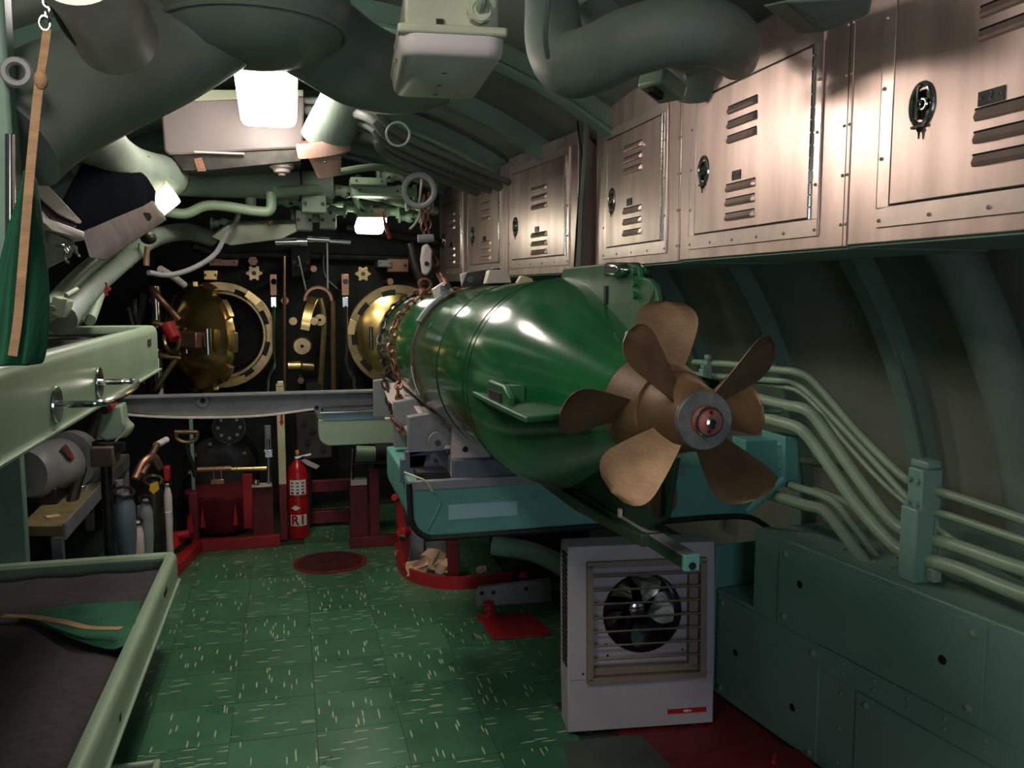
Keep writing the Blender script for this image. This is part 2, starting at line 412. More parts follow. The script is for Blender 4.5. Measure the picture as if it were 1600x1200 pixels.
    for i in range(nx + 1):
        a = a0 + .012 + (a1 - a0 - .024) * i / nx
        for c in ((c0 + .018,) if nx > 3 else (c0 + .018,)): sc_.sph((a, .007, c), .005, (1, 1, 1), n=8)
    for i in range(1, 4):
        c = c0 + (c1 - c0) * i / 4
        for a in (a0 + .012, a1 - .014): sc_.sph((a, .007, c), .005, n=8)
    for a in rivets:
        for i in range(5):
            for da in (-.011, .011): sc_.sph((a + da, .001, .06 + i * (H - .12) / 4.6), .0045, n=8)
    sc_.build('screws', STEELF, t, stuff=True)
    for a in rivets: MB(F).bb((a - .0012, -.001, 0), (a + .0012, .0006, H)).build('seam', GUN, t)
    return t
X = 1.45
def up3(z): return [z + .048, z, z - .048]
locker('stainless locker nearest the viewer at right edge, large louvred door plate numbered 2', (X, 2.02, 1.725), (0, -1, 0), 1.1, 1.725, 2.44,
       .165, .99, 1.81, 2.40, (.27, 2.035), (.435, .64, up3(2.19) + up3(1.93)), (.478, 2.01), .46, '2')
locker('stainless locker with wide door and blank plate, second from the right edge', (X, 3.04, 1.722), (0, -1, 0), 1.017, 1.722, 2.44,
       .13, .855, 1.806, 2.292, (.2, 2.03), (.37, .555, up3(2.155) + up3(1.9)), (.435, 1.985), .46, rivets=(1.0,))
locker('stainless locker with narrow door beside the hanging grey cable', (X, 3.97, 1.718), (0, -1, 0), .927, 1.718, 2.46,
       .16, .78, 1.803, 2.30, (.235, 2.02), (.38, .575, up3(2.17) + up3(1.905)), (.445, 1.99), .46, rivets=(.915,))
fa = V((-.285, 1 * 2.55, 0)).normalized() * -1 # far row runs slightly inboard
o3 = V((1.42, 4.1, 0)); 
def along(d, z): return (o3 - fa * d) + V((0, 0, z))
FX = [(0.04, 1.02), (1.03, 1.82), (1.83, 2.52)]
lab = ['stainless locker in the far row, left of the grey cable, nearest of three', 'middle stainless locker of the far row with reflected lamp glare', 'farthest stainless locker, partly behind the chain hoist']
for i, (a, b_) in enumerate(FX):
    W_ = b_ - a; z0 = 1.70 - .006 * i
    locker(lab[i], along(b_, z0), fa, W_, z0, 2.40 - .02 * i, .07, W_ - .13, z0 + .09, 2.30 - .02 * i, (.14, 1.99), (W_ * .40, W_ * .62, up3(2.12) + up3(1.87)), (W_ * .48, 1.95), .42)
# hinge-side filler between the rows
# hanging cable
mb = MB(); mb.tube([P(915, 145, x=1.35), P(917, 200, x=1.38), P(913, 260, x=1.40), P(908, 330, x=1.40), P(905, 425, x=1.40)], .014, n=8)
mb2 = MB(); mb2.tube([P(902, 190, x=1.39), P(905, 215, x=1.39), P(909, 250, x=1.41), P(903, 330, x=1.41), P(897, 425, x=1.41)], .005, n=6)
t = thing('hanging_cable', 'grey cable with thin wire hanging between the near and far lockers', 'cable', P(905, 425, x=1.4))
mb.build('cable', DUCT, t); mb2.build('thin_wire', RUBBER, t)

# ------------------------------------------------------------------ bench box on the right
BN = V((1, .137, 0)).normalized(); BP = V((1.62, 2.993, 0)); BD = V((.137, -1, 0)).normalized() # towards viewer
def bpos(d, h, out=0): # d metres from far floor corner towards the viewer
    return BP + BD * d - BN * out + V((0, 0, h))
t = thing('machinery_bench', 'long pale green riveted steel casing along the right side under the pipes', 'casing', bpos(1, 0))
hgt = .735
b = MB(); _f = [bpos(.22, 0), bpos(2.6, 0), bpos(2.6, hgt), bpos(.22, hgt)]; _k = [V((2.5, p.y, p.z)) for p in _f]
b.add(_f + _k, [(0, 1, 2, 3), (7, 6, 5, 4), (0, 4, 5, 1), (1, 5, 6, 2), (2, 6, 7, 3), (3, 7, 4, 0)]); b.build('case', BENCH, t, .006)
b = MB(); b.prism([bpos(0, 0), bpos(.222, 0), bpos(.222, .43), bpos(0, .43)], BN * .5); b.build('low_case', BENCH, t, .004)
b = MB(); b.prism([bpos(-.02, .0), bpos(-.012, .0), bpos(-.012, .6), bpos(-.02, .6)], BN * .4); b.build('end_plate', TURQ, t, .003)
FRB = frame(BP, BD, -BN, (0, 0, 1))
def pan(name, a0, a1, c0, c1, poly=None):
    m_ = MB(FRB); m_.bb((a0, 0.0005, c0), (a1, .006, c1)); return m_.build(name, BENCH, t, .0015)
pan('panel', .365, 1.19, .43, .715); pan('panel', .02, .58, .008, .418); pan('panel', .75, 1.9, .0, .34); pan('panel', 1.32, 2.2, .43, .715); pan('cover_strip', .58, 2.3, .345, .425)
bo = MB(FRB); ho = MB(FRB); rv = MB(FRB)
for a, c in ((.40, .685), (.40, .46), (1.15, .68), (1.15, .47), (.045, .385), (.045, .04), (.55, .385), (.55, .03), (.79, .31), (1.36, .46), (1.36, .68)):
    bo.lathe([(.005, .012), (.010, .011), (.014, .006), (.015, 0)], (a, 0, c), (0, 1, 0), 12)
for a, c in ((.475, .6), (1.06, .57), (.135, .22), (.46, .15), (1.0, .13), (1.5, .55)):
    ho.lathe([(.0062, .0), (.0068, .014)], (a, 0, c), (0, 1, 0), 14)
for i in range(14):
    a = .3 + i * .13
    rv.sph((a, .002, .727), .0045, n=8)
    if i > 2:
        rv.sph((a, .006, .405), .005, n=8); rv.sph((a, .006, .375), .005, n=8)
for i in range(5):
    rv.sph((.01, .002, .06 + i * .09), .004, n=6); rv.sph((.68, .002, .06 + i * .12), .005, n=8); rv.sph((.23, .002, .46 + i * .06), .004, n=6)
for i in range(22):
    p_ = bpos(.35 + (i % 8) * .07, hgt + .001, -.08 - random.random() * .3); rv.M = None; rv.sph(p_, .006, n=6)
bo.each('bolt', PIPE, t); ho.each('hole', DARK, t); rv.build('rivets', PIPE, t, stuff=True)
# inboard red kick plate and deck
solo('deck_plate', MB().prism([(1.12, 1.6, -.003), (1.12, 2.98, -.003), (1.61, 3.0, -.003), (1.80, 1.6, -.003)], (0, 0, .005)), REDD, 'dark red painted deck strip running beside the pale green casing', 'deck plate')
t = thing('deck_hatch_plate', 'raised red deck plate with a small lug at the bottom edge', 'hatch', P(1170, 1190, z=.02))
MB().prism([P(1055, 1196, z=.012), P(1190, 1160, z=.012), P(1250, 1178, z=.012), P(1300, 1230, z=.012), P(1020, 1260, z=.012)], (0, 0, .014)).build('plate', REDD, t, .002)
MB().box(P(1210, 1185, z=.03), (.06, .012, .012), Matrix.Rotation(.9, 3, 'Z')).build('lug', RED, t, .002)
solo('floor_patch', MB().prism([P(880, 1160, z=.001), P(1000, 1148, z=.001), P(1050, 1200, z=.001), P(1000, 1250, z=.001), P(900, 1250, z=.001)], (0, 0, .003)), mat('worn_patch', (66, 74, 66), .5, vary=.2), 'worn grey deck patch in front of the white fan heater', 'deck patch')

# ------------------------------------------------------------------ pipes over the bench
XW = 1.86
upper = [ # (points as u,v,x), radius, material
    ([(1085, 566, 1.72), (1150, 570, 1.72), (1215, 578, 1.72), (1245, 582, 1.74), (1275, 600, 1.78), (1340, 675, 1.82), (1400, 735, 1.84), (1432, 757, 1.85), (1480, 772, 1.85), (1600, 812, 1.85), (1700, 850, 1.85)], .014),
    ([(1085, 585, 1.74), (1200, 594, 1.74), (1245, 600, 1.78), (1300, 650, 1.82), (1370, 725, 1.84), (1432, 790, 1.85), (1480, 805, 1.85), (1600, 845, 1.85), (1700, 875, 1.85)], .012),
    ([(1085, 592, 1.76), (1210, 602, 1.76), (1262, 622, 1.80), (1320, 690, 1.82), (1380, 755, 1.84), (1440, 805, 1.86), (1500, 850, 1.86), (1600, 905, 1.88)], .009),
    ([(1180, 622, 1.72), (1225, 633, 1.74), (1262, 642, 1.76), (1290, 675, 1.79), (1350, 760, 1.82), (1400, 820, 1.84), (1440, 838, 1.85), (1500, 855, 1.85), (1600, 890, 1.85), (1700, 915, 1.85)], .021),
    ([(1180, 650, 1.70), (1220, 660, 1.72), (1252, 672, 1.74), (1280, 705, 1.77), (1340, 790, 1.80), (1400, 855, 1.82), (1440, 872, 1.83), (1500, 890, 1.83), (1600, 930, 1.83), (1700, 955, 1.83)], .022),
    ([(1240, 716, 1.80), (1290, 726, 1.98), (1330, 733, 2.3)], .014),
]
lbs = ['slim green pipe, topmost of the bundle sagging along the right wall', 'slim green pipe second from top in the right wall bundle', 'thinnest green pipe in the right wall bundle, crossing below the clamp', 'thick green pipe in the middle of the right wall bundle', 'thick green pipe, lowest of the right wall bundle', 'short straight green pipe behind the turquoise end bracket']
for (pts, r), lb in zip(upper, lbs):
    solo('wall_pipe', MB().tube([P(u, v, x=x) for u, v, x in pts], r, n=12, k=4), PIPE, lb, 'pipe', 'pipes over the green casing')
lows = [[(1200, 772, 1.72), (1260, 790, 1.74), (1290, 800, 1.76), (1330, 850, 1.78), (1360, 890, 1.80)], [(1235, 758, 1.76), (1300, 782, 1.80), (1340, 830, 1.84), (1385, 890, 1.88)], [(1270, 765, 1.82), (1330, 790, 1.88), (1370, 840, 1.92), (1400, 890, 1.95)]]
for k_, pts in enumerate(lows):
    solo('bench_pipe', MB().tube([P(u, v, x=x) for u, v, x in pts], (.02, .014, .012)[k_], n=10, k=4), PIPE,
         ['front one of three green pipes running down into the green casing', 'middle one of three green pipes running down into the casing', 'rear one of three green pipes running down into the casing'][k_], 'pipe')
def clamp(lbl, c, h, wd, th, nb):
    t = thing('pipe_clamp', lbl, 'clamp', c)
    m_ = MB(); m_.box(V(c) + V((0, 0, h / 2)), (wd, th, h)); m_.box(V(c) + V((0, 0, h + .012)), (wd * .7, th * 1.2, .024)); m_.box(V(c) + V((-.02, 0, h * .33)), (wd * .9, th * 1.15, h * .66)); m_.build('bracket', BENCH, t, .006)
    q = MB()
    for i in range(nb):
        z = h * (i + .5) / nb
        for s in (-1, 1): q.hexb(V(c) + V((-wd * .5, s * th * .3, z)), (-1, 0, 0), .009, .01)
    q.each('bolt', BENCH, t)
c = P(1438, 893, x=1.83); c.z = .735
clamp('tall green bolted clamp block gripping the pipe bundle on the casing', c, .345, .075, .06, 5)
c = P(1105, 600, x=1.70)
clamp('small green clamp on thin pipes behind the upper propeller blade', c, .10, .03, .03, 2)
solo('mounting_block', MB().box(P(1458, 908, x=1.83) + V((0, 0, .02)), (.03, .035, .04)), PIPE, 'small square green block on the casing beside the pipe clamp', 'block', bevel=.004)

# turquoise bracket at the far end of the rack, behind the propeller
t = thing('rack_end_bracket', 'turquoise bolted bracket behind the propeller, right of the hub', 'bracket', P(1200, 760, y=2.8))
m_ = MB(); Y = 2.8
m_.prism([P(1165, 688, y=Y), P(1222, 688, y=Y), P(1222, 742, y=Y), P(1200, 755, y=Y), P(1165, 752, y=Y)], (0, .1, 0)); m_.build('arm', TURQ, t, .003)
m_ = MB(); m_.prism([P(1226, 682, y=Y - .05), P(1248, 682, y=Y - .05), P(1248, 762, y=Y - .05), P(1226, 762, y=Y - .05)], (0, .16, 0)); m_.build('end_flange', TURQ, t, .004)
m_ = MB()
for v_ in (695, 712, 730, 748): m_.hexb(P(1219, v_, y=Y - .012), (0, -1, 0), .011, .014)
m_.each('bolt', TURQ, t)
m_ = MB(); m_.tube(ipts([(1170, 800, 2.8), (1200, 770, 2.76), (1226, 748, 2.74)]), .014); m_.build('brace', TURQ, t)

# ------------------------------------------------------------------ torpedo
TA = P(1100, 657, y=1.3); TB = V((.76, 6.2, 1.29)); TD = (TB - TA).normalized()
TXa = TD.cross(V((0, 0, 1))).normalized(); TZ = TXa.cross(TD)
TF = frame(TA, TXa, TD, TZ)  # local x right, y forward, z up
def tf(x, y, z): return TF @ V((x, y, z))
torp = thing('torpedo', 'large glossy green torpedo lying on its skid, tail and propellers towards the viewer', 'torpedo', V((.7, 3.2, 1.06)))
R0 = .267
body = [(.75, .2665), (.757, .2645), (.765, .2665), (1.9, R0), (1.905, .2645), (1.915, R0), (3.1, R0), (3.11, .265), (3.12, R0), (3.4, .266), (3.65, .258), (3.85, .235), (4.0, .2), (4.12, .15), (4.2, .09), (4.23, .03), (4.232, 0)]
MB().lathe(body, TA, TD, 72).build('body', TORP, torp)
tail = [(.2155, .1035), (.28, .125), (.36, .155), (.45, .189), (.53, .217), (.6, .239), (.67, .255), (.72, .263), (.745, .2665)]
MB().lathe(tail, TA, TD, 72, cap=True).build('tail_cone', TORP, torp, label='tapering green tail cone')
m_ = MB()
m_.torus(TA + TD * 1.25, TD, R0 + .0005, .0014, n=72, m=4); m_.torus(TA + TD * .80, TD, R0 + .0005, .0012, n=72, m=4)
m_.each('joint_ring', DGREEN, torp)
for a, s in ((165, .9), (150, 1.6), (170, 2.9)):
    a = math.radians(a); m_ = MB(); m_.lathe([(0, .012), (.003, .011), (.004, 0)], tf(math.cos(a) * R0, s, math.sin(a) * R0), TXa * math.cos(a) + TZ * math.sin(a), 12); m_.build('plug', TORPF, torp)
# fins
def loc_(u, v, x=None, z=None):
    return TF.inverted() @ (P(u, v, x=x) if x is not None else P(u, v, z=z))
xm = TA.x + .01
pts = [loc_(u, v, x=xm) for u, v in ((876, 436), (881, 419), (930, 414), (985, 410), (1004, 416), (1006, 432), (1022, 436), (1033, 448), (1038, 474), (1010, 520), (990, 555))]
pts = [V((-.006, p.y, p.z)) for p in pts] + [V((-.006, .2, .08)), V((-.006, .62, .24))]
m_ = MB(TF); m_.prism(pts, (.012, 0, 0)); fin = m_.build('top_fin', TORPF, torp, .003)
sl = pts[3]
m_ = MB(TF); m_.bb((-.009, sl.y + .11, sl.z - .085), (.009, sl.y + .125, sl.z - .045)); m_.build('slot', DARK, fin)
m_ = MB(TF); m_.prism([(-.03, sl.y + .075, sl.z - .028), (-.03, sl.y - .0, sl.z - .03), (-.03, sl.y - .03, sl.z - .016), (-.03, sl.y - .0, sl.z + .0), (-.03, sl.y + .07, sl.z + .004)], (.06, 0, 0)); m_.build('fin_shackle', CHROME, fin, .008, label='bright steel shackle on the fin top')
m_ = MB(TF)
for k_ in range(3): m_.cyl((-.014, sl.y - .055, sl.z - .02 - k_ * .024), (.014, sl.y - .055, sl.z - .02 - k_ * .024), .008, n=10)
m_.each('fin_bolt', TORPF, fin)
# horizontal fins (left seen), flat plate with rudder housing
lp = [(722, 603), (748, 628), (775, 640), (800, 655), (822, 664), (905, 654)]
ptsL = [loc_(u, v, z=1.36) for u, v in lp]
ptsL = [V((-.25, .78, -.02))] + [V((max(p.x, -.264), p.y, -.02)) for p in ptsL]
ptsL += [V((-.112, .27, -.02)), V((-.2, .5, -.02))]
for s in (1, -1):
    m_ = MB(TF); m_.prism([V((p.x * s, p.y, p.z)) for p in ptsL], (0, 0, .012)); f2 = m_.build('side_fin', TORPF, torp, .003)
    k0, k1 = ptsL[2], ptsL[3]
    m_ = MB(TF); cx_, cy_ = (k0.x + .012) * s, (k0.y + k1.y) / 2 + .02
    m_.prism([(cx_, cy_ + .11, -.03), (cx_, cy_ - .11, -.03), (cx_, cy_ - .12, .012), (cx_, cy_ - .07, .03), (cx_, cy_ + .08, .03)], (.016 * s, 0, 0))
    m_.bb((cx_, cy_ - .03, -.02), (cx_ + .06 * s, cy_ + .03, .024)); m_.build('rudder_housing', TORPF, f2, .004)
    m_ = MB(TF); m_.bb((cx_ - .004 * s, cy_ - .06, -.012), (cx_ + .002 * s, cy_ + .05, .012)); m_.build('slot', DARK, f2)
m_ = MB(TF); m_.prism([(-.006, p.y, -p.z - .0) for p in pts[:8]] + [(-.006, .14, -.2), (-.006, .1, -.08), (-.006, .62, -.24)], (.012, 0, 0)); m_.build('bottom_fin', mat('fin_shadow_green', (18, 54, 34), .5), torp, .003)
# propellers
def blade(yc, ang, beta, Rr, r0, wmax, name='blade', m=BRONZE):
    F2 = MB(TF); a = math.radians(ang); rad = V((math.cos(a), 0, math.sin(a))); tan = V((-math.sin(a), 0, math.cos(a)))
    outl = []
    NS = 15
    rows = []
    for i in range(NS):
        q = i / (NS - 1)
        r = r0 + (Rr - r0) * (1 - (1 - q) ** 1.25)
        qq = (r - r0) / (Rr - r0)
        # width profile: narrow root, broad rounded tip
        wd = wmax * (0.40 + .95 * qq - .35 * qq * qq) * (math.sqrt(max(0, 1 - max(0, (qq - .6) / .4) ** 2.6)) if qq > .6 else 1)
        be = math.radians(beta) * (1.12 - .32 * qq)
        cd_ = tan * math.cos(be) + V((0, 1, 0)) * math.sin(be)
        nn = -tan * math.sin(be) + V((0, 1, 0)) * math.cos(be)
        th = .010 * (1 - qq) + .0022
        row = []
        M_ = 9
        for j in range(M_):
            s = -1 + 2 * j / (M_ - 1)
            cam_ = .006 * (1 - s * s) * 1
            row.append(rad * r + cd_ * (s * wd / 2 + .012 * qq) + nn * (cam_ + th * .5 * (1 - s * s) + .0007) + V((0, yc, 0)))
        for j in range(M_ - 1, -1, -1):
            s = -1 + 2 * j / (M_ - 1)
            cam_ = .006 * (1 - s * s)
            row.append(rad * r + cd_ * (s * wd / 2 + .012 * qq) + nn * (cam_ - th * .5 * (1 - s * s) - .0007) + V((0, yc, 0)))
        rows.append(row)
    F2.rings(rows)
    return F2.build(name, m, torp, smooth=60)
for k_ in range(4): blade(.045, 36 + 90 * k_, -46, .194, .045, .132)
for k_ in range(4): blade(.155, -3 + 90 * k_, 44, .203, .07, .132)
MB().lathe([(.004, .0), (.004, .045), (.008, .0475), (.015, .05), (.03, .058), (.06, .063), (.1, .072), (.112, .074), (.114, .0)], TA, TD, 40).build('aft_propeller_hub', BRONZE, torp)
MB().lathe([(.116, .0), (.116, .079), (.15, .087), (.18, .0935), (.215, .103), (.215, .09)], TA, TD, 40).build('forward_propeller_hub', BRONZE, torp)
MB().lathe([(-.004, .0), (-.004, .049), (0, .0515), (.006, .0515)], TA, TD, 40).build('hub_disc', DISC, torp, label='grey steel hub disc')
nut = MB().lathe([(-.006, .025), (-.016, .025), (-.02, .021), (-.024, .012), (-.024, .0)], TA, TD, 24).build('hub_nut', mat('chipped_red', (168, 58, 44), .45, rgb2=(120, 96, 88), scale=60), torp, label='chipped red hub nut')
MB().torus(TA - TD * .02, TD, .0235, .0025, n=24, m=6).build('nut_collar', CHROME, nut)
MB().lathe([(-.024, .0105), (-.032, .0105), (-.033, .006), (-.026, .0055)], TA, TD, 20).build('shaft_end', CHROME, nut)
MB().lathe([(-.027, .0), (-.0275, .0056)], TA, TD, 12).build('shaft_bore', DARK, nut)
m_ = MB()
for a in (.9, 4.0): m_.lathe([(-.0243, 0), (-.0248, .0035)], tf(.016 * math.cos(a + .6), 0, .016 * math.sin(a + .6)), TD, 10)
m_.each('spanner_hole', DARK, nut)

# strap band with buckles
band = thing('securing_band', 'dark steel securing band with bolted buckle plates clamped round the torpedo', 'strap', tf(-.2, 1.82, -.2))
def hoop(mb, s, r, a0, a1, wd, th, n=30, tilt=0):
    A = [math.radians(a0 + (a1 - a0) * i / n) for i in range(n + 1)]; mb.M = TF
    mb.rings([[V((math.cos(a) * q, s + y_ + tilt * math.cos(a), math.sin(a) * q)) for q, y_ in ((r, -wd / 2), (r + th, -wd / 2), (r + th, wd / 2), (r, wd / 2))] for a in A]); return mb
hoop(MB(), 1.82, R0 + .0012, 20, 215, .032, .009, tilt=0).build('band', mat('band_brown', (96, 82, 66), .45, metal=.4, vary=.2, scale=20), band)
hoop(MB(), 1.82, R0 + .009, 124, 150, .055, .016).build('buckle_wedge', GREY, band, .003)
def plate(a, s, la, ls, h, m, name, parent, lift=.008, bolts=()):
    a = math.radians(a); n_ = V((math.cos(a), 0, math.sin(a))); tt = V((-math.sin(a), 0, math.cos(a))); R_ = R0 + lift
    F2 = TF @ frame(n_ * R_ + V((0, s, 0)), tt, (0, 1, 0), n_)
    o = MB(F2).prism([(-la / 2, -ls / 2, 0), (la / 2, -ls / 2, 0), (la * .35, -ls / 2, h), (-la * .35, -ls / 2, h)], (0, ls, 0)).build(name, m, parent, .003)
    if bolts:
        q = MB(F2)
        for b_ in bolts: q.hexb((b_ * la, -ls / 2, h * .5), (0, -1, 0), .013, .012)
        q.each('bolt', CHROME, o)
    return o
plate(122, 1.82, .075, .05, .05, PGREY, 'lug_plate', band, bolts=(0,))
plate(106, 1.72, .05, .018, .055, PGREY, 'lug_plate', band, bolts=(0,))
plate(98, 1.62, .17, .016, .05, GUN, 'toggle_plate', band, bolts=(-.3, .3))
plate(92, 1.55, .09, .05, .045, PGREY, 'toggle_lever', band)
plate(75, 1.5, .06, .03, .03, CREAM, 'toggle_stop', band)
MB(TF).cyl((math.cos(2.1) * .31, 1.70, math.sin(2.1) * .31), (math.cos(2.1) * .31, 1.9, math.sin(2.1) * .31), .012).build('toggle_pin', GUN, band)
MB().tube([tf(math.cos(a) * .278, 1.79, math.sin(a) * .278) for a in (3.2, 3.3, 3.45, 3.6)], .003, n=6).build('wire_tie', CREAM, band)

# chains round the torpedo
def chain(pts, pitch, r, m, k=8):
    pts = catmull(pts, k); mb = MB(); acc = 0; idx = 0; last = pts[0]; tot = sum((pts[i + 1] - pts[i]).length for i in range(len(pts) - 1)); n = max(2, int(tot / pitch)); step = tot / n
    seg = 0; pos = 0; L_ = []
    for i in range(n):
        tgt = (i + .5) * step; acc = 0
        for j in range(len(pts) - 1):
            l = (pts[j + 1] - pts[j]).length
            if acc + l >= tgt: f = (tgt - acc) / l; c = pts[j].lerp(pts[j + 1], f); d = (pts[j + 1] - pts[j]).normalized(); break
            acc += l
        u, w_ = perp(d); ax = u if i % 2 else w_
        # stadium link
        side = d.cross(ax).normalized(); hl = pitch * .62; hw = pitch * .36; lp_ = []
        for q in range(10):
            t_ = 2 * math.pi * q / 10; lp_.append(c + d * math.cos(t_) * hl + side * math.sin(t_) * hw)
        out = []
        for q in range(10):
            dd = (lp_[(q + 1) % 10] - lp_[q - 1]).normalized(); u1 = ax; w1 = dd.cross(u1).normalized()
            out.append([lp_[q] + (u1 * math.cos(e) + w1 * math.sin(e)) * r for e in [math.pi / 2.5 * z for z in range(5)]])
        mb.rings(out, False, True)
    return mb
def cp(s, a, dr=.012, ds=0): a = math.radians(a); return tf(math.cos(a) * (R0 + dr), s + ds, math.sin(a) * (R0 + dr))
solo('securing_chain', chain([cp(2.62, 70), cp(2.62, 95), cp(2.61, 120), cp(2.6, 150), cp(2.55, 180), cp(2.48, 205), P(622, 615, y=3.72), P(630, 640, y=3.66)], .038, .0065, RUSTCH), RUSTCH, 'rusty chain nearer the viewer, looped over the torpedo to the pale lug', 'chain', 'securing chains round the torpedo')
solo('securing_chain', chain([cp(3.3, 70), cp(3.3, 95), cp(3.28, 120), cp(3.2, 150), cp(3.12, 180), cp(3.08, 205), P(600, 590, y=4.25), P(612, 645, y=4.15)], .042, .0065, RUSTCH), mat('dark_chain', (84, 74, 66), .45, metal=.6, vary=.3, scale=30), 'dark chain farther along the torpedo, just before its nose', 'chain', 'securing chains round the torpedo')
solo('loose_chain', chain([P(612, 650, y=3.62), P(624, 668, y=3.58), P(633, 676, y=3.56), P(640, 680, y=3.54)], .034, .006, RUSTCH), RUSTCH, 'short tail of rusty chain hanging below the pale lug', 'chain')

# skid rail, tail guide bar
t = thing('torpedo_skid_rail', 'dark green channel rail under the torpedo ending in a turquoise tip', 'rail', tf(0, .5, -.3))
tip = P(1077, 878, y=1.35); far = V((.70, 3.4, 1.06))
dv = (far - tip).normalized(); sd = dv.cross(V((0, 0, 1))).normalized(); upv = sd.cross(dv)
FRL = frame(tip, sd, dv, upv); LN = (far - tip).length
m_ = MB(FRL); m_.bb((-.014, .0, -.012), (.014, LN, .012)); m_.build('channel', DGREEN, t, .002)
m_ = MB(FRL); m_.bb((-.0145, .0, .012), (.0145, .32, .015)); m_.build('wear_strip', GREY, t, .001)
m_ = MB(FRL); m_.bb((-.015, -.012, -.014), (.015, .0, .016)); m_.build('tip', TURQ, t, .002)
m_ = MB(FRL); m_.cyl((0, -.0135, -.004), (0, -.0119, -.004), .007, n=14); m_.build('tip_hole', DARK, t)
m_ = MB(FRL); m_.bb((-.016, .3, .012), (-.01, .312, .03)); m_.build('stud', PGREY, t)
m_ = MB(); m_.prism([tf(-.03, 1.9, -.262), tf(-.03, .62, -.265), tf(-.03, .35, -.26), tf(-.03, .2, -.245), tf(-.03, .2, -.27), tf(-.03, .62, -.295), tf(-.03, 1.9, -.295)], TXa * .06); m_.build('guide_shoe', DGREEN, t, .003)

# ------------------------------------------------------------------ tray below the torpedo (near)
def tray(lbl, y0, y1, u0, u1, vt, vb, m, rnd=.09, name='bunk_tray', rim=None, sticker=None):
    a = P(u0, vt, y=y0); b_ = P(u0, vb, y=y0); c_ = P(u1, (vt + vb) / 2, y=y0)
    x0, x1, zt, zb = a.x, c_.x, a.z, b_.z
    t = thing(name, lbl, 'tray', V(((x0 + x1) / 2, (y0 + y1) / 2, zb)))
    poly = [(x0, y0, zt), (x1, y0, zt), (x1, y0, zb)]
    for i in range(9):
        q = math.pi / 2 * i / 8; poly.append((x0 + rnd - rnd * math.sin(q), y0, zb + rnd - rnd * math.cos(q)))
    MB().prism(poly, (0, y1 - y0, 0)).build('pan', m, t, .008, seg=3)
    return t, x0, x1, zt, zb
t, x0, x1, zt, zb = tray('turquoise steel pan under the torpedo with a blank pale sticker', 3.0, 3.75, 640, 1176, 754, 842, TURQ)
ps = [(x0 - .004, 2.985, zt)]
rr_ = .09
for i in range(9):
    q = math.pi / 2 * i / 8; ps.append((x0 + rr_ - rr_ * math.cos(q), 2.985, zb + rr_ - rr_ * math.sin(q)))
ps += [(x0 + .5, 2.985, zb), (x0 + .9, 2.985, zb - .0), (x1 - .08, 2.985, zb), (x1 + .02, 2.95, zb - .03), (x1 + .08, 2.9, zb - .1), (x1 + .13, 2.88, zb - .2)]
MB().tube(ps, .011, n=8, k=3).build('edge_hose', RUBBER, t, label='black rubber edge tube')
MB().bb((x0, 2.992, zt - .03), (x1 - .3, 3.02, zt + .004)).build('rim', GREY, t, .003)
MB().bb((x0 + .14, 2.9965, P(700, 812, y=3.0).z), (P(808, 790, y=3).x, 3.002, P(700, 789, y=3.0).z)).build('sticker', STICK, t, label='pale blank sticker')
m_ = MB()
for u in (716, 776, 836): m_.torus(P(u, 775, y=2.996), (0, 1, 0), .01, .0022, n=12, m=5, a0=0, a1=3.4)
m_.each('clip', TURQ, t)
m_ = MB(); m_.tube([P(684, 772, y=2.99), P(688, 785, y=2.99), P(680, 805, y=2.99), P(668, 828, y=2.99)], .003, n=6); m_.build('cord', TURQ, t)

# cradle parts
cr = thing('torpedo_cradle', 'grey painted cradle frame carrying the torpedo on the turquoise pan', 'cradle', V((.7, 3.3, .94)))
YC = 3.05
m_ = MB(); m_.prism([P(708, 652, y=YC), P(724, 655, y=YC), P(784, 738, y=YC), P(790, 748, y=YC), P(704, 748, y=YC)], (0, .03, 0)); gus = m_.build('gusset', PGREY, cr, .003)
MB().cyl(P(727, 702, y=YC - .001), P(727, 702, y=YC - .0035), .011).build('gusset_hole', DARK, gus)
m_ = MB(); m_.prism([P(708, 718, y=YC - .03), P(816, 716, y=YC - .03), P(862, 752, y=YC - .03), P(708, 752, y=YC - .03)], (0, .28, 0)); m_.build('saddle_block', BLGREY, cr, .006)
m_ = MB(); m_.prism([P(634, 706, y=YC + .1), P(698, 702, y=YC + .1), P(698, 755, y=YC + .1), P(626, 755, y=YC + .1), P(626, 718, y=YC + .1), P(634, 718, y=YC + .1)], (0, .03, 0)); ep = m_.build('end_plate', BLGREY, cr, .003)
MB().cyl(P(681, 720, y=YC + .099), P(681, 720, y=YC + .0965), .009).build('hole', DARK, ep)
m_ = MB(); m_.prism([P(652, 738, y=YC - .02), P(700, 736, y=YC - .02), P(708, 752, y=YC - .02), P(652, 752, y=YC - .02)], (0, .1, 0)); m_.build('pad', RUBBER, cr, .004)
m_ = MB(); m_.lathe([(0, 0), (0, .034), (.012, .034), (.012, 0)], P(684, 690, y=YC), (0, 1, 0), 20); m_.build('cam_disc', GREY, cr)
MB().lathe([(-.004, .0), (-.004, .012), (0, .013)], P(684, 692, y=YC), (0, 1, 0), 12).build('cam_bolt', CHROME, cr)
m_ = MB(); m_.torus(P(664, 668, y=3.2), (0, 1, .1), .034, .01, n=20, m=8); m_.build('shackle_ring', GUN, cr)
m_ = MB(); m_.prism([P(596, 598, y=4.3), P(612, 598, y=4.3), P(636, 622, y=3.7), P(700, 702, y=3.12), P(680, 700, y=3.12), P(606, 625, y=4.1)], (.035, .0, .0)); m_.build('side_rail', PGREY, cr, .003)
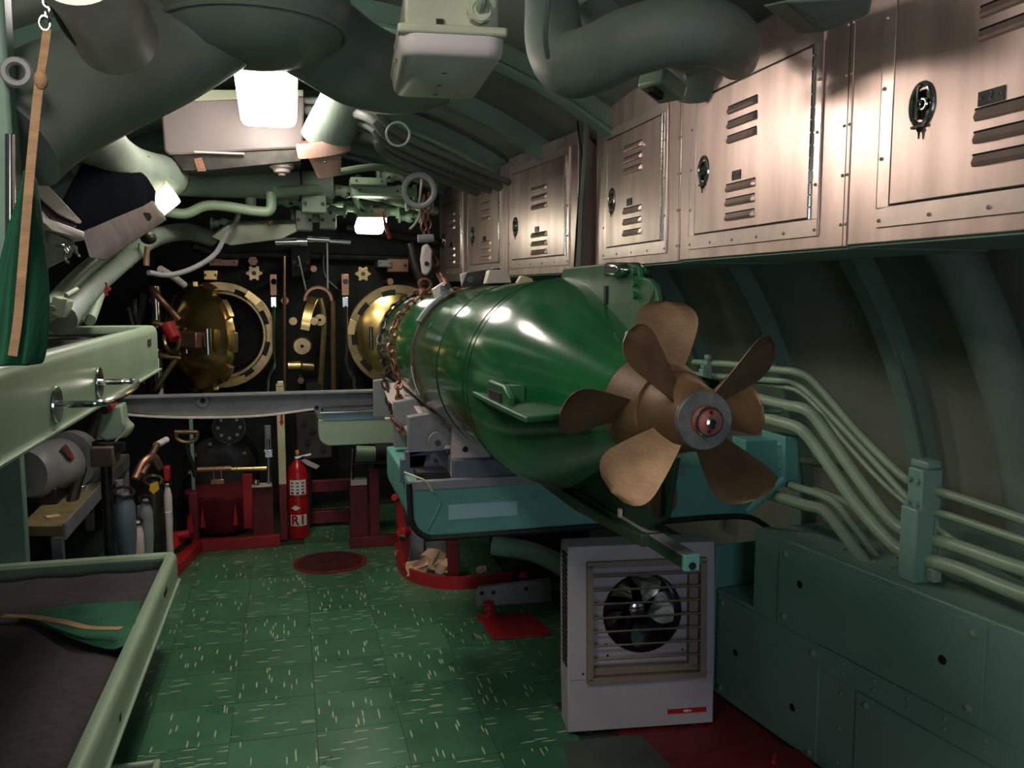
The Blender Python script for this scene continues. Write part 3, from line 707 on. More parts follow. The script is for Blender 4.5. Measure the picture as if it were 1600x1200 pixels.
m_ = MB(); m_.prism([P(657, 636, y=3.3), P(668, 640, y=3.25), P(716, 662, y=3.06), P(708, 672, y=3.06), P(664, 652, y=3.25)], (.02, .03, 0)); m_.build('clamp_arm', TAN, cr, .003)
m_ = MB(); m_.bb(P(700, 650, y=3.06), P(716, 660, y=3.10)); m_.build('toe', PGREY, cr, .003)
m_ = MB(); m_.lathe([(0, 0), (0, .045), (.015, .045), (.015, 0)], P(629, 636, y=3.72), (0, 1, 0), 20); lug = m_.build('chain_lug', PGREY, cr, .003)
MB().cyl(P(629, 637, y=3.718), P(629, 637, y=3.715), .012).build('lug_hole', DARK, lug)
m_ = MB(); m_.prism([P(620, 645, y=3.72), P(640, 640, y=3.72), P(652, 665, y=3.6), P(700, 710, y=3.2), P(670, 702, y=3.3), P(640, 685, y=3.5)], (.03, .02, 0)); m_.build('lower_rail', PGREY, cr, .003)
MB().cyl(P(602, 654, y=3.7), P(632, 656, y=3.66), .007, n=8).build('locking_pin', PGREY, cr, label='white locking pin')
# right hand cradle side and cross bearers, out of the main view
m_ = MB()
for y_ in (3.15, 3.6, 4.5): m_.prism([(.42, y_, .945), (.98, y_, .945), (.98, y_, 1.14), (.9, y_, 1.15), (.8, y_, 1.075), (.7, y_, 1.06), (.6, y_, 1.075), (.5, y_, 1.15), (.42, y_, 1.14)], (0, .05, 0))
m_.each('cross_bearer', GREY, cr, .004)

# cable wire on tray corner
solo('lashing_wire', MB().tube([P(632, 738, y=3.02), P(650, 745, y=2.97), P(665, 752, y=2.96), P(676, 768, y=2.97)], .0035, n=6), CREAM, 'thin bent wire hooked on the corner of the turquoise pan', 'wire')

# ------------------------------------------------------------------ heater
hb = P(888, 1150, z=0); hr = P(1114, 1134, z=0); hx = (hr - hb); hx.z = 0; W = hx.length; hx.normalize()
lean = .045; hz = V((hx.y * -lean, lean * 1.0, 1)).normalized(); hy = hz.cross(hx).normalized()
HF = frame(hb + V((0, 0, .012)), hx, hy, hz)
HH = (P(877, 846, y=2.85).z) * .955
DP = .13
t = thing('fan_heater', 'tall white box fan heater with a tan grille frame standing on the deck', 'heater', hb + hx * W / 2)
m_ = MB(HF); g0, g1, k0, k1 = W * .14, W * .92, HH * .28, HH * .905
m_.bb((0, 0, 0), (W, DP, k0)); m_.bb((0, 0, k1), (W, DP, HH)); m_.bb((0, 0, k0), (g0, DP, k1)); m_.bb((g1, 0, k0), (W, DP, k1)); m_.bb((g0, DP - .01, k0), (g1, DP, k1))
m_.build('housing', HEAT, t, .004)
# face plate with round opening
cxh, czh, rh = W * .52, HH * .615, W * .262
m_ = MB(HF); NN = 32; inn = []; outr = []
for i in range(NN):
    a = 2 * math.pi * (i + .5) / NN; inn.append((cxh + math.cos(a) * rh, czh + math.sin(a) * rh))
    ca, sa = math.cos(a), math.sin(a); tx = ((g1 - cxh) if ca > 0 else (g0 - cxh)) / ca if abs(ca) > 1e-6 else 9; tz = ((k1 - czh) if sa > 0 else (k0 - czh)) / sa if abs(sa) > 1e-6 else 9
    tq = min(tx, tz); outr.append((cxh + ca * tq, czh + sa * tq))
m_.rings([[(x, .03, z) for x, z in inn], [(x, .03, z) for x, z in outr], [(x, .034, z) for x, z in outr], [(x, .034, z) for x, z in inn]], False, True)
m_.build('fan_plate', HEAT, t)
MB(HF).rings([[(cxh + math.cos(a) * q, y_, czh + math.sin(a) * q) for a in [2 * math.pi * i / 36 for i in range(36)]] for q, y_ in ((rh + .006, .028), (rh + .002, .022), (rh - .004, .03), (rh - .008, .07), (rh - .01, .11))], False).build('fan_ring', GUN, t)
MB(HF).bb((g0 + .01, DP - .015, k0 + .01), (g1 - .01, DP - .011, k1 - .01)).build('inner_back', DARK, t)
fan = MB(HF).lathe([(.055, .0), (.055, .022), (.06, .03), (.085, .032), (.09, 0)], (cxh - .012, 0, czh + .004), (0, 1, 0), 20).build('fan_hub', CHROME, t)
for k_ in range(5):
    a0 = math.radians(90 - 25 + 72 * k_); rows = []
    for i in range(8):
        q = i / 7; r = .026 + (rh - .024) * q; sw = a0 + .12 * q; half = (.30 + .32 * math.sin(q * 2.6)) * (1 - .25 * q)
        rows.append([V((cxh - .012 + math.cos(sw + h_ * half) * r, .075 + h_ * .022 + e, czh + .004 + math.sin(sw + h_ * half) * r)) for h_, e in ((-1, 0), (-.5, -.003), (0, -.004), (.5, -.002), (1, 0), (1, .002), (0, -.002), (-1, .002))])
    MB(HF).rings(rows).build('fan_blade', CHROME, t, smooth=50)
m_ = MB(HF); fo = .04
for a, b_ in (((g0 - .01, -.02, k0 - .01), (g1 + .01, .01, k0 + .012)), ((g0 - .01, -.02, k1 - .012), (g1 + .01, .01, k1 + .01)), ((g0 - .01, -.02, k0), (g0 + .014, .01, k1)), ((g1 - .014, -.02, k0), (g1 + .01, .01, k1))): m_.bb(a, b_)
m_.bb((g0 + .015, .0, k0 + .014), (g1 - .015, .03, k0 + .04)); m_.bb((g1 - .05, .0, k0 + .02), (g1 - .016, .03, k1 - .02))
m_.build('grille_frame', TAN, t, .002)
for i in range(7):
    z = k0 + .075 + (k1 - k0 - .12) * i / 6.0
    MB(HF).box(((g0 + g1) / 2, -.008, z), (g1 - g0 - .02, .022, .004), Matrix.Rotation(-.5, 3, 'X')).build('grille_slat', TAN, t)
for i in range(24):
    z = HH * .345 + HH * .62 * i / 24
    MB(HF).bb((-.002, .02, z), (.0005, DP - .03, z + HH * .62 / 24 * .55)).build('side_vent', DARK, t)
m_ = MB(HF); m_.bb((W * .68, -.0025, HH * .066), (W * .95, .0, HH * .092)); nm = m_.build('name_strip', RED, t, label='red name strip')
m_ = MB(HF); m_.cyl((W * .815, -.0035, HH * .079), (W * .815, -.0025, HH * .079), .006, n=12)
for k_ in range(3): m_.bb((W * .79 + k_ * .011, -.0035, HH * .074), (W * .79 + k_ * .011 + .007, -.0025, HH * .084))
m_.build('emblem', WHITE, nm, stuff=True)
m_ = MB(HF)
for a, c in ((.13, .30), (.10, .315)): m_.lathe([(-.0015, 0), (-.0002, .005)], (W * a, 0, HH * c), (0, 1, 0), 8)
for a, c in ((W * .28, HH * .39), (W * .8, HH * .40), (W * .27, HH * .45)): m_.lathe([(.028, 0), (.0295, .005)], (a, 0, c), (0, 1, 0), 8)
m_.each('screw', GUN, t)
m_ = MB(HF); m_.bb((.06, 0, -.012), (.09, DP, .0)); m_.bb((W - .09, 0, -.012), (W - .06, DP, 0)); m_.bb((.0, .005, .0), (W, .008, .003)); m_.each('foot', GUN, t)

# ------------------------------------------------------------------ bunks on the left
def bunk(lbl, xo, y0, y1, zb, zt, xi, extra=None, mat_top=None, r=.035):
    t = thing('bunk', lbl, 'bunk', V(((xo + xi) / 2, (y0 + y1) / 2, zb)), 'green metal bunks on the left')
    def prof(out, d): # side rail section in (offset inward from outer face, z)
        return [(0, zb), (0, zt - .028), (.004, zt - .01), (.014, zt), (.03, zt + .002), (.045, zt - .004), (.052, zt - .018), (.048, zt - .03), (.034, zt - .03), (.02, zt - .03), (.014, zb + .012), (.06, zb + .012), (.06, zb)]
    sec = prof(0, 0)
    # path round three sides with rounded far corner
    path = [((xo, y0), (-1, 0)), ((xo, y1 - .05), (-1, 0))]
    for i in range(1, 6):
        a = math.pi / 2 * i / 6; path.append(((xo - .05 + .05 * math.cos(a), y1 - .05 + .05 * math.sin(a)), (-math.cos(a), -math.sin(a))))
    path += [((xo - .05, y1), (0, -1)), ((xi, y1), (0, -1))]
    m_ = MB(); m_.rings([[V((p[0] + n_[0] * o, p[1] + n_[1] * o, z)) for o, z in sec] for p, n_ in path]); m_.build('side_rail', GREEN, t, smooth=40)
    m_ = MB(); m_.strip([(xo + .004, y0, zb + .005), (xo + .004, y1 - .03, zb + .005)], (1, 0, 0), .012, .008, k=1); m_.build('bottom_lip', GREEN, t, .002)
    MB().bb((xi, y0, zb), (xo - .02, y1 - .02, zb + .012)).build('bottom', GREEN, t)
    zm = mat_top
    mm = MB(); nx, ny = 14, 56; vs = []; 
    for i in range(nx + 1):
        for j in range(ny + 1):
            e = min(i, nx - i, j, ny - j); 
            vs.append(V((xi + (xo - .045 - xi) * i / nx, y0 + (y1 - .05 - y0) * j / ny, zm - (0.03 if e == 0 else .006 if e == 1 else 0) + .004 * math.sin(i * 1.3 + j * .5))))
    k_ = (nx + 1) * (ny + 1); fs = [(i * (ny + 1) + j, i * (ny + 1) + j + 1, (i + 1) * (ny + 1) + j + 1, (i + 1) * (ny + 1) + j) for i in range(nx) for j in range(ny)]
    mm.add(vs, fs); o = mm.build('mattress', MATT, t, smooth=60); sm = o.modifiers.new('s', 'SOLIDIFY'); sm.thickness = .06; sm.offset = -1 if True else 1
    return t
ub = bunk('upper green metal bunk on the left with two chrome bracket legs and dark mattress', -.51, -.5, 3.72, 1.288, 1.468, -1.25, mat_top=1.43)
lb = bunk('lower green metal bunk at bottom left with dark mattress and green cloth on it', -.51, -.5, 4.02, .315, .445, -1.25, mat_top=.405)
MB().bb((-.511, 3.42, 1.40), (-.508, 3.50, 1.425)).build('label_slot', DARK, ub)
MB().bb((-.511, 2.6, .35), (-.508, 2.62, .37)).build('slot_hole', DARK, lb)
MB().bb((-.511, 3.55, .39), (-.508, 3.63, .41)).build('slot_hole', DARK, lb)
# grab handle on the upper bunk
h1 = P(91, 632, x=-.505); h2 = P(157, 597, x=-.505)
m_ = MB()
m_.tube([h1, h1 + V((.05, 0, 0)), h1 + V((.095, .02, -.0)), h1.lerp(h2, .5) + V((.11, 0, 0)), h2 + V((.095, -.02, 0)), h2 + V((.05, 0, 0)), h2], .0085, n=10, k=5); gh = m_.build('grab_handle', CHROME, ub, label='chrome grab handle')
m_ = MB()
for h_ in (h1, h2): m_.lathe([(.0, .0), (.0, .042), (.004, .041), (.005, 0)], h_ + V((-.003, 0, 0)), (1, 0, 0), 24)
m_.each('handle_flange', CHROME, gh)
# bottom drawer/bunk corner
c0 = P(252, 1184, z=.09)
t = thing('low_tray', 'corner of a small green tray on the deck under the lower bunk', 'tray', V((c0.x - .2, c0.y - .4, 0)))
m_ = MB(); m_.bb((c0.x - .5, c0.y - .9, .0), (c0.x, c0.y, .02)); m_.bb((c0.x - .02, c0.y - .9, .02), (c0.x, c0.y, .09)); m_.bb((c0.x - .5, c0.y - .02, .02), (c0.x - .02, c0.y, .09)); m_.build('pan', GREEN, t, .008, seg=3)
MB().bb((c0.x - .5, c0.y - .9, .02), (c0.x - .025, c0.y - .025, .075)).build('cushion', BLGREY, t, .01)
# post
t = thing('bunk_post', 'green upright bunk post at the left edge with a bright steel tube', 'post', V((-1.0, 2.6, 0)))
pa, pb = P(14, 150, y=1.9), P(8, 1100, y=1.9)
MB().bb((pa.x - .16, 1.9, 1.435), (pa.x - .0, 1.96, 2.35)).build('post', RIB, t, .008)
MB().cyl(P(16, 210, y=1.85), P(16, 372, y=1.85), .009).build('steel_tube', CHROME, t)
MB().torus(P(26, 113, y=1.88), (0, 1, 0), .022, .008, n=18, m=6).build('eye', GREY, t)
px_ = P(38, 800, y=4.03).x; MB().bb((px_ - .14, 4.025, 0), (px_, 4.08, 1.29)).build('rear_post', RIB, t, .005)

# cloth on lower bunk
def drape(rows, name, m, label, cat, group=None, th=.004, sub=1):
    mb = MB(); n = len(rows[0]); vs = [p for r in rows for p in r]; fs = [(i * n + j, i * n + j + 1, (i + 1) * n + j + 1, (i + 1) * n + j) for i in range(len(rows) - 1) for j in range(n - 1)]
    mb.add(vs, fs); o = mb.build(name, m, None, smooth=80)
    s_ = o.modifiers.new('s', 'SOLIDIFY'); s_.thickness = th; s_.offset = 0
    q = o.modifiers.new('u', 'SUBSURF'); q.levels = q.render_levels = sub
    o['label'] = label; o['category'] = cat
    return o
rows = []
edge = [((28, 963), (28, 967), 0), ((80, 955), (80, 985), .015), ((110, 950), (115, 1008), .03), ((140, 953), (150, 1016), .04), ((170, 951), (180, 1022), .045), ((215, 945), (205, 1010), .05), ((222, 944), (214, 1000), .052)]
for i, (a, b_, h_) in enumerate(edge):
    A_, B_ = P(*a, z=.415), P(*b_, z=.415); r_ = []
    for j in range(9):
        q = j / 8; p_ = A_.lerp(B_, q); p_.z = .412 + h_ * .6 * abs(math.sin(q * 7.5 + i * .5)) + .004; r_.append(p_)
    rows.append(r_)
drape(rows, 'green_cloth_bag', CLOTH, 'crumpled green cloth lying on the lower bunk mattress', 'cloth')
solo('webbing_strap', MB().strip([P(5, 962, z=.43), P(50, 964, z=.43), P(100, 972, z=.46), P(140, 981, z=.47), P(190, 982, z=.475)], (.2, 1, 0), .028, .003), WEB, 'tan webbing strap lying over the green cloth on the lower bunk', 'strap')

# hanging strap and green bag at upper left
YS = 1.75
sp = thing('hanging_strap', 'long tan webbing strap hanging from a hook at the upper left', 'strap', P(20, 560, y=YS))
MB().strip([P(74, 45, y=YS), P(68, 90, y=YS), P(62, 125, y=YS)], (1, 0, 0), .014, .003).build('webbing', WEB, sp)
MB().strip([P(62, 125, y=YS), P(57, 170, y=YS), P(50, 240, y=YS), P(43, 320, y=YS), P(35, 420, y=YS), P(28, 500, y=YS), P(20, 556, y=YS)], (1, 0, 0), .0155, .003).build('webbing', WEB, sp)
m_ = MB(); m_.sph(P(64, 125, y=YS), .012, (1, .8, 1.5)); m_.build('knot', WEB, sp)
m_ = MB(); m_.torus(P(70, 36, y=YS), (0, 1, 0), .009, .0022, n=14, m=6, sc_=1.4); m_.torus(P(74, 18, y=YS), (.8, .5, 0), .01, .0024, n=14, m=6, sc_=1.8); m_.torus(P(76, 4, y=YS), (0, 1, 0), .009, .0024, n=14, m=6); m_.build('hook', CHROME, sp)
rows = []
bag = [(272, 48, 54), (300, 38, 58), (350, 14, 66), (400, 2, 71), (450, -14, 76), (500, -20, 76), (540, -24, 73), (570, -28, 68)]
for v_, a, b_ in bag:
    r_ = []
    for j in range(15):
        q = j / 14; p_ = P(a + (b_ - a) * q, v_, y=YS + .06); p_.y += .05 * math.sin(q * math.pi) * -1 + .012 * math.sin(q * 19 + v_ * .004); r_.append(p_)
    rows.append(r_)
drape(rows, 'green_cloth_sling', CLOTH, 'green cloth sling bag hanging behind the tan strap at the left edge', 'bag')

# ------------------------------------------------------------------ overhead left: cylinder, duct arch
t = thing('overhead_canister', 'plain grey steel cylinder hanging at the top left corner', 'canister', P(175, 80, y=1.6))
ca, cb = P(120, -60, y=1.5), P(184, 62, y=1.72)
m_ = MB(); dd = (cb - ca).normalized(); m_.lathe([(0, .072), ((cb - ca).length - .01, .072), ((cb - ca).length, .066), ((cb - ca).length + .002, 0)], ca, dd, 40, cap=True); m_.build('shell', PGREY, t)
MB().tube([P(78, -20, y=1.5), P(92, 20, y=1.55), P(108, 48, y=1.6), P(124, 66, y=1.64)], .009, n=8).build('dark_edge_hose', RUBBER, t)

t = thing('ventilation_duct', 'huge dark green ventilation duct arching across the ceiling with side branches', 'duct', P(380, 100, y=2.3))
MB().tube([P(10, 215, y=2.05), P(60, 175, y=2.1), P(150, 130, y=2.2), P(250, 85, y=2.3), P(340, 30, y=2.35), P(400, -10, y=2.4)], .125, n=28, k=6).build('left_branch', DUCT, t)
tk = P(398, 98, y=2.32)
MB().lathe([(0, 0), (0, .08), (.015, .15), (.06, .215), (.12, .24), (.62, .24)], tk, (0, 0, 1), 48).build('trunk', DUCT, t)
MB().torus(tk + V((0, 0, .075)), (0, 0, 1), .226, .006, n=48, m=6).build('seam_ring', DUCT, t)
MB().tube([P(392, -10, y=2.4), P(440, 20, y=2.45), P(500, 60, y=2.5), P(560, 100, y=2.55), P(620, 118, y=2.6), P(690, 110, y=2.6)], [.12, .13, .125, .12, .11, .10], n=28, k=6).build('right_branch', DUCT, t)
MB().tube([P(90, 160, y=2.6), P(135, 205, y=3.2), P(165, 240, y=3.8), P(200, 262, y=4.3), P(235, 272, y=4.6), P(264, 275, y=4.8)], .105, n=20, k=5).build('left_elbow', LAG, t)
MB().torus(P(264, 275, y=4.8), P(264, 275, y=4.8) - P(235, 272, y=4.6), .104, .007, n=28).build('joint_ring', RUBBER, t)
MB().tube([P(264, 277, y=4.82), P(320, 284, y=5.1), P(400, 288, y=5.2), P(470, 290, y=5.2), P(520, 292, y=5.2)], [.09, .083, .08, .085, .085], n=20, k=5).build('lower_pipe', LAG, t)
MB().torus(P(468, 290, y=5.2), (1, .1, 0), .088, .006, n=28).build('joint_ring', RUBBER, t)
t = thing('duct_outlet', 'downward elbow with a copper collar hanging below the big duct', 'duct', P(510, 265, y=3.2))
MB().tube([P(565, 100, y=3.95), P(550, 135, y=4.05), P(532, 172, y=4.15), P(514, 205, y=4.22), P(506, 222, y=4.25)], .112, n=24, k=5).build('elbow', LAG, t)
MB().lathe([(0, .12), (.027, .126), (.067, .126), (.067, .107), (.072, .08), (.17, .055), (.17, 0)], P(503, 218, y=4.25), P(512, 262, y=4.28) - P(503, 218, y=4.25), 28).build('collar', mat('pink_collar', (206, 170, 156), .4, metal=.3, vary=.1), t)
MB().sph(P(508, 254, y=4.12), .006, n=8).build('screw', GUN, t)
# right ceiling duct
t = thing('curved_duct', 'pale green swan-necked air duct above the steel lockers', 'duct', P(1000, 80, y=2.0))
MB().tube([P(860, -60, y=2.7), P(862, 10, y=2.55), P(868, 68, y=2.4), P(890, 100, y=2.3), P(930, 92, y=2.2), P(980, 68, y=2.12), P(1050, 50, y=2.05), P(1110, 52, y=2.05), P(1145, 68, y=2.15), P(1152, 92, y=2.35)], [.075, .08, .085, .088, .086, .085, .084, .082, .075, .06], n=26, k=6).build('duct', LAG, t)
MB().tube([P(860, -30, y=1.9), P(852, 50, y=1.95), P(856, 90, y=2.0)], .006, n=6, k=3).build('hanger_rod', DUCT, t)
MB().tube([P(940, 60, y=2.6), P(1000, 40, y=2.7), P(1080, 60, y=2.8), P(1100, 130, y=2.9)], .12, n=20, k=5).build('rear_duct', DUCT, t)
t = thing('junction_box', 'small pale green ceiling junction box above the narrow locker', 'box', P(1030, 150, y=2.6))
R_ = Matrix.Rotation(.5, 3, 'Z') @ Matrix.Rotation(.3, 3, 'Y')
MB().box(P(1035, 135, y=2.5), (.12, .10, .05), R_).build('box', PIPE, t, .01)
MB().box(P(1025, 145, y=2.47), (.05, .02, .02), R_).build('slot', GUN, t)
MB().tube([P(1070, 120, y=2.5), P(1110, 100, y=2.5), P(1150, 60, y=2.5)], .01).build('conduit', DUCT, t)
solo('ceiling_bracket', MB().prism([P(1225, 0, y=1.45), P(1368, -8, y=1.45), P(1362, 22, y=1.5), P(1300, 45, y=1.55), P(1285, 52, y=1.55), P(1262, 30, y=1.5)], (.02, .12, .03)), LAG, 'pale green bracket plate at the top above the large locker', 'bracket', bevel=.01)

# ------------------------------------------------------------------ lamps
def fixture(lbl, F, wd, ln, bh, dh, md, mh=FIXT, screw=True, nm='ceiling_lamp'):
    """local x width, y length, z up; diffuser hangs below z=0, mounting box above"""
    t = thing(nm, lbl, 'lamp', F @ V((0, 0, 0)), 'fluorescent ceiling lamps')
    MB(F).box((0, 0, bh / 2 + .012), (wd * .86, ln * .9, bh)).build('mounting_box', mh, t, .006)
    MB(F).box((0, 0, .004), (wd, ln, .018)).build('rim', mh, t, .006, seg=3)
    rows = []
    for z, s in ((-.004, .97), (-dh * .5, .96), (-dh * .82, .93), (-dh, .87)):
        r_ = []
        hw, hl = wd / 2 * s, ln / 2 * (1 - (1 - s) * wd / ln); rc = wd * .16
        for cx_, cy_, a0 in ((hw - rc, hl - rc, 0), (-hw + rc, hl - rc, 90), (-hw + rc, -hl + rc, 180), (hw - rc, -hl + rc, 270)):
            for q in range(5): a = math.radians(a0 + 90 * q / 4); r_.append(V((cx_ + rc * math.cos(a), cy_ + rc * math.sin(a), z)))
        rows.append(r_)
    d = MB(F).rings(rows).build('diffuser', md, t, smooth=60)
    return t, d
def lampframe(c, yaw=0, tilt=0, roll=0):
    return Matrix.Translation(c) @ Matrix.Rotation(yaw, 4, 'Z') @ Matrix.Rotation(tilt, 4, 'X') @ Matrix.Rotation(roll, 4, 'Y')
# unlit near fixture
c = (P(618, 52, y=1.62) + P(780, 52, y=1.62)) / 2 + V((.03, .23, .0)); c.z = 2.09
F = lampframe(c, math.radians(-5), math.radians(2.5), 0)
t, d = fixture('unlit ceiling lamp with cloudy plastic cover, nearest to the viewer', F, .205, .46, .07, .042, DIFF)
mm = MB(F)
for y_ in (-.07, .06, .17): mm.lathe([(-.0425, 0), (-.043, .0055)], (-.002, y_, 0), (0, 0, 1), 12)
mm.each('vent_hole', DARK, d)
m_ = MB(F); m_.cyl((.05, -.205, .04), (.05, -.235, .04), .024, n=8); m_.torus((.05, -.233, .04), (0, 1, 0), .018, .005, n=16, m=6); m_.build('cable_gland', FIXT, t)
MB(F).tube([(.05, -.23, .04), (.052, -.25, .06), (.055, -.24, .12), (.055, -.2, .2)], .01, n=10).build('conduit', PIPE, t)
m_ = MB(F); m_.bb((-.03, -.212, .012), (-.016, -.206, .026)); m_.build('latch', GUN, t)
for s in (-1, 1): MB(F).bb((s * .099, -.08, -.02), (s * .104, -.05, .01)).build('clip', CHROME, t)
# main lit lamp
YL = 3.9
c = (P(372, 118, y=YL) + P(458, 122, y=YL)) / 2 + V((0, .24, .01))
F = lampframe(c, 0, math.radians(-12), 0)
fixture('bright lit ceiling lamp under the arch of the big duct', F, .27, .5, .05, .09, GLOW1)
# left lit lamp
c = P(262, 312, y=4.6)
F = lampframe(c + V((-.04, 0, .02)), 0, math.radians(-5), math.radians(-40))
fixture('small lit lamp tilted on the left side beneath the lagged pipe', F, .14, .2, .05, .07, GLOW2)
c = P(581, 345, y=5.6)
F = lampframe(c + V((0, .1, 0)), 0, math.radians(-8), 0)
fixture('far lit lamp with yellow glow above the closed tube door', F, .19, .3, .05, .05, GLOW3)
# unseen lamp added for the torpedo highlight, then the lamp behind the viewer
fixture('added lit lamp hidden above the big duct, for the torpedo highlight', lampframe(V((-.2, 2.86, 2.5))), .22, .4, .05, .06, mat('added_diffuser_hidden', (255, 244, 234), .5, vary=0, bump=0, emit=34))
fixture('lit ceiling lamp behind the viewer, out of the picture', lampframe(V((-.55, .75, 2.5))), .24, .7, .05, .06, GLOW4)

# big grey unit behind the main lamp
t = thing('air_unit', 'large mauve-grey ceiling air unit with open dark underside behind the bright lamp', 'air conditioner', P(360, 270, y=3.6))
Yn = 4.65
q = [P(250, 158, y=Yn), P(476, 150, y=Yn), P(474, 226, y=Yn), P(468, 232, y=Yn), P(265, 242, y=Yn), P(256, 236, y=Yn)]
MB().prism(q, (0, .34, .0)).build('casing', MAUVE, t, .012, seg=3)
MB().prism([P(253, 160, y=Yn - .005), P(474, 150, y=Yn - .005), P(474, 140, y=Yn - .005), P(250, 140, y=Yn - .005)], (0, .3, .02)).build('top_panel', FIXT, t, .004)
q = [P(268, 243, y=Yn + .02), P(472, 231, y=Yn + .02), P(470, 252, y=Yn + .02), P(330, 266, y=Yn + .02), P(285, 266, y=Yn + .02)]
MB().prism(q, (0, .28, 0)).build('underside_opening', GUN, t, .003)
MB().box(P(343, 239, y=Yn - .01), (.24, .02, .009)).build('edge_strip', WHITE, t, .002)
m_ = MB(); m_.prism([P(303, 248, y=Yn + .01), P(315, 246, y=Yn + .01), P(322, 267, y=Yn + .01), P(309, 268, y=Yn + .01)], (0, .004, 0)); pp = m_.build('perforated_plate', COPPER, t)
m_ = MB()
for i in range(4):
    for j in range(2): m_.cyl(P(308 + i * 1.7 + j * 5, 251 + i * 4.3, y=Yn + .009), P(308 + i * 1.7 + j * 5, 251 + i * 4.3, y=Yn + .0085), .0022, n=8)
m_.build('perforation', DARK, pp, stuff=True)
MB().lathe([(0, .062), (.02, .06), (.03, .045), (.045, .04), (.05, .02), (.06, .018), (.06, 0)], P(440, 256, y=Yn + .1), (0, -.0, -1), 24, cap=True).build('drain_cone', PGREY, t)

# ------------------------------------------------------------------ left wall equipment
t = thing('dark_cabinet', 'long black cabinet slung under the ceiling at left with grey lower edge', 'cabinet', P(170, 330, y=3.4))
q = [P(92, 318, y=3.0), P(150, 210, y=3.4), P(240, 245, y=4.4), P(238, 305, y=4.4), P(128, 375, y=3.0)]
m_ = MB(); m_.prism(q, (0, .35, 0)); m_.build('black_face', mat('cabinet_black', (13, 15, 19), .95, vary=.1, bump=0, spec=0), t, .01)
q = [P(128, 362, y=3.0), P(235, 308, y=4.4), P(250, 338, y=4.4), P(140, 405, y=3.0)]
m_ = MB(); m_.prism(q, (0, .25, 0)); m_.build('lower_edge', mat('brown_grey', (62, 55, 53), .8, spec=.2), t, .008)
m_ = MB(); m_.hexb(P(228, 338, y=4.1), (.5, -1, -.2), .02, .02); m_.hexb(P(208, 347, y=3.9), (.5, -1, -.2), .012, .015); m_.each('bolt', GUN, t)
t = thing('switch_panel', 'pale grey metal switch boxes with open lids on the left wall behind the strap', 'control box', P(95, 350, y=2.6))
q = [P(50, 276, y=2.3), P(66, 280, y=2.3), P(128, 346, y=2.7), P(126, 350, y=2.7), P(90, 335, y=2.6), P(52, 300, y=2.3)]
MB().prism(q, (-.04, .1, .01)).build('lid', PGREY, t, .003)
q = [P(50, 298, y=2.32), P(92, 338, y=2.62), P(120, 352, y=2.7), P(116, 362, y=2.7), P(78, 340, y=2.5), P(50, 318, y=2.32)]
MB().prism(q, (-.05, .12, 0)).build('dark_gap', DARK, t)
q = [P(50, 312, y=2.3), P(78, 342, y=2.5), P(132, 362, y=2.66), P(132, 376, y=2.66), P(77, 358, y=2.5), P(50, 335, y=2.3)]
MB().prism(q, (-.05, .1, 0)).build('tray_box', PGREY, t, .003)
q = [P(60, 350, y=2.55), P(80, 362, y=2.55), P(118, 378, y=2.7), P(112, 402, y=2.7), P(75, 420, y=2.6), P(60, 400, y=2.55)]
MB().prism(q, (-.08, .1, 0)).build('lower_box', GREY, t, .006)
m_ = MB(); m_.tube([P(88, 382, y=2.5), P(98, 385, y=2.48), P(104, 392, y=2.5)], .006); m_.torus(P(112, 402, y=2.55), (0, 1, .3), .018, .004, n=16, m=6, a0=2, a1=6.2); m_.bb(P(110, 384, y=2.56), P(119, 392, y=2.54)); m_.each('latch', CHROME, t)
# left diagonal pipes (run forward along the left hull side)
lp = [([(95, 500, 3.0), (120, 470, 3.3), (150, 440, 3.8), (200, 400, 4.6), (240, 372, 5.0), (290, 362, 5.4), (330, 372, 5.6)], .05, 'fat green lagged pipe rising behind the upper bunk to the centre'),
      ([(75, 490, 2.9), (100, 455, 3.2), (135, 420, 3.6), (180, 385, 4.3)], .028, 'green pipe beside the fat lagged pipe behind the upper bunk'),
      ([(120, 500, 3.2), (140, 465, 3.5), (160, 430, 3.9), (185, 400, 4.4)], .02, 'thin green pipe right of the fat pipe behind the upper bunk'),
      ([(140, 500, 3.4), (155, 460, 3.7), (170, 425, 4.0)], .022, 'short green pipe just above the far corner of the upper bunk'),
      ([(255, 330, 5.0), (290, 334, 5.0), (320, 322, 5.0), (350, 322, 5.0), (400, 330, 5.0), (422, 328, 5.0), (424, 300, 5.0)], .028, 'bright green bent pipe running right from the small left lamp'),
      ([(392, 292, 5.2), (392, 325, 5.2)], .03, 'short vertical green pipe stub beneath the lagged duct')]
for pts, r, l_ in lp: solo('overhead_pipe', MB().tube(ipts(pts), r, n=12, k=5), PIPE if r < .045 else LAG, l_, 'pipe', 'green overhead pipes at left')
t = thing('valve_box', 'small cream valve block on the left wall above the upper bunk', 'valve', P(90, 480, y=3.0))
q = [P(82, 462, y=2.9), P(106, 470, y=2.9), P(104, 480, y=2.9), P(94, 498, y=2.9), P(78, 490, y=2.9)]
MB().prism(q, (0, .08, 0)).build('block', FIXT, t, .004); MB().cyl(P(103, 462, y=2.9), P(120, 452, y=2.95), .008).build('stem', FIXT, t)
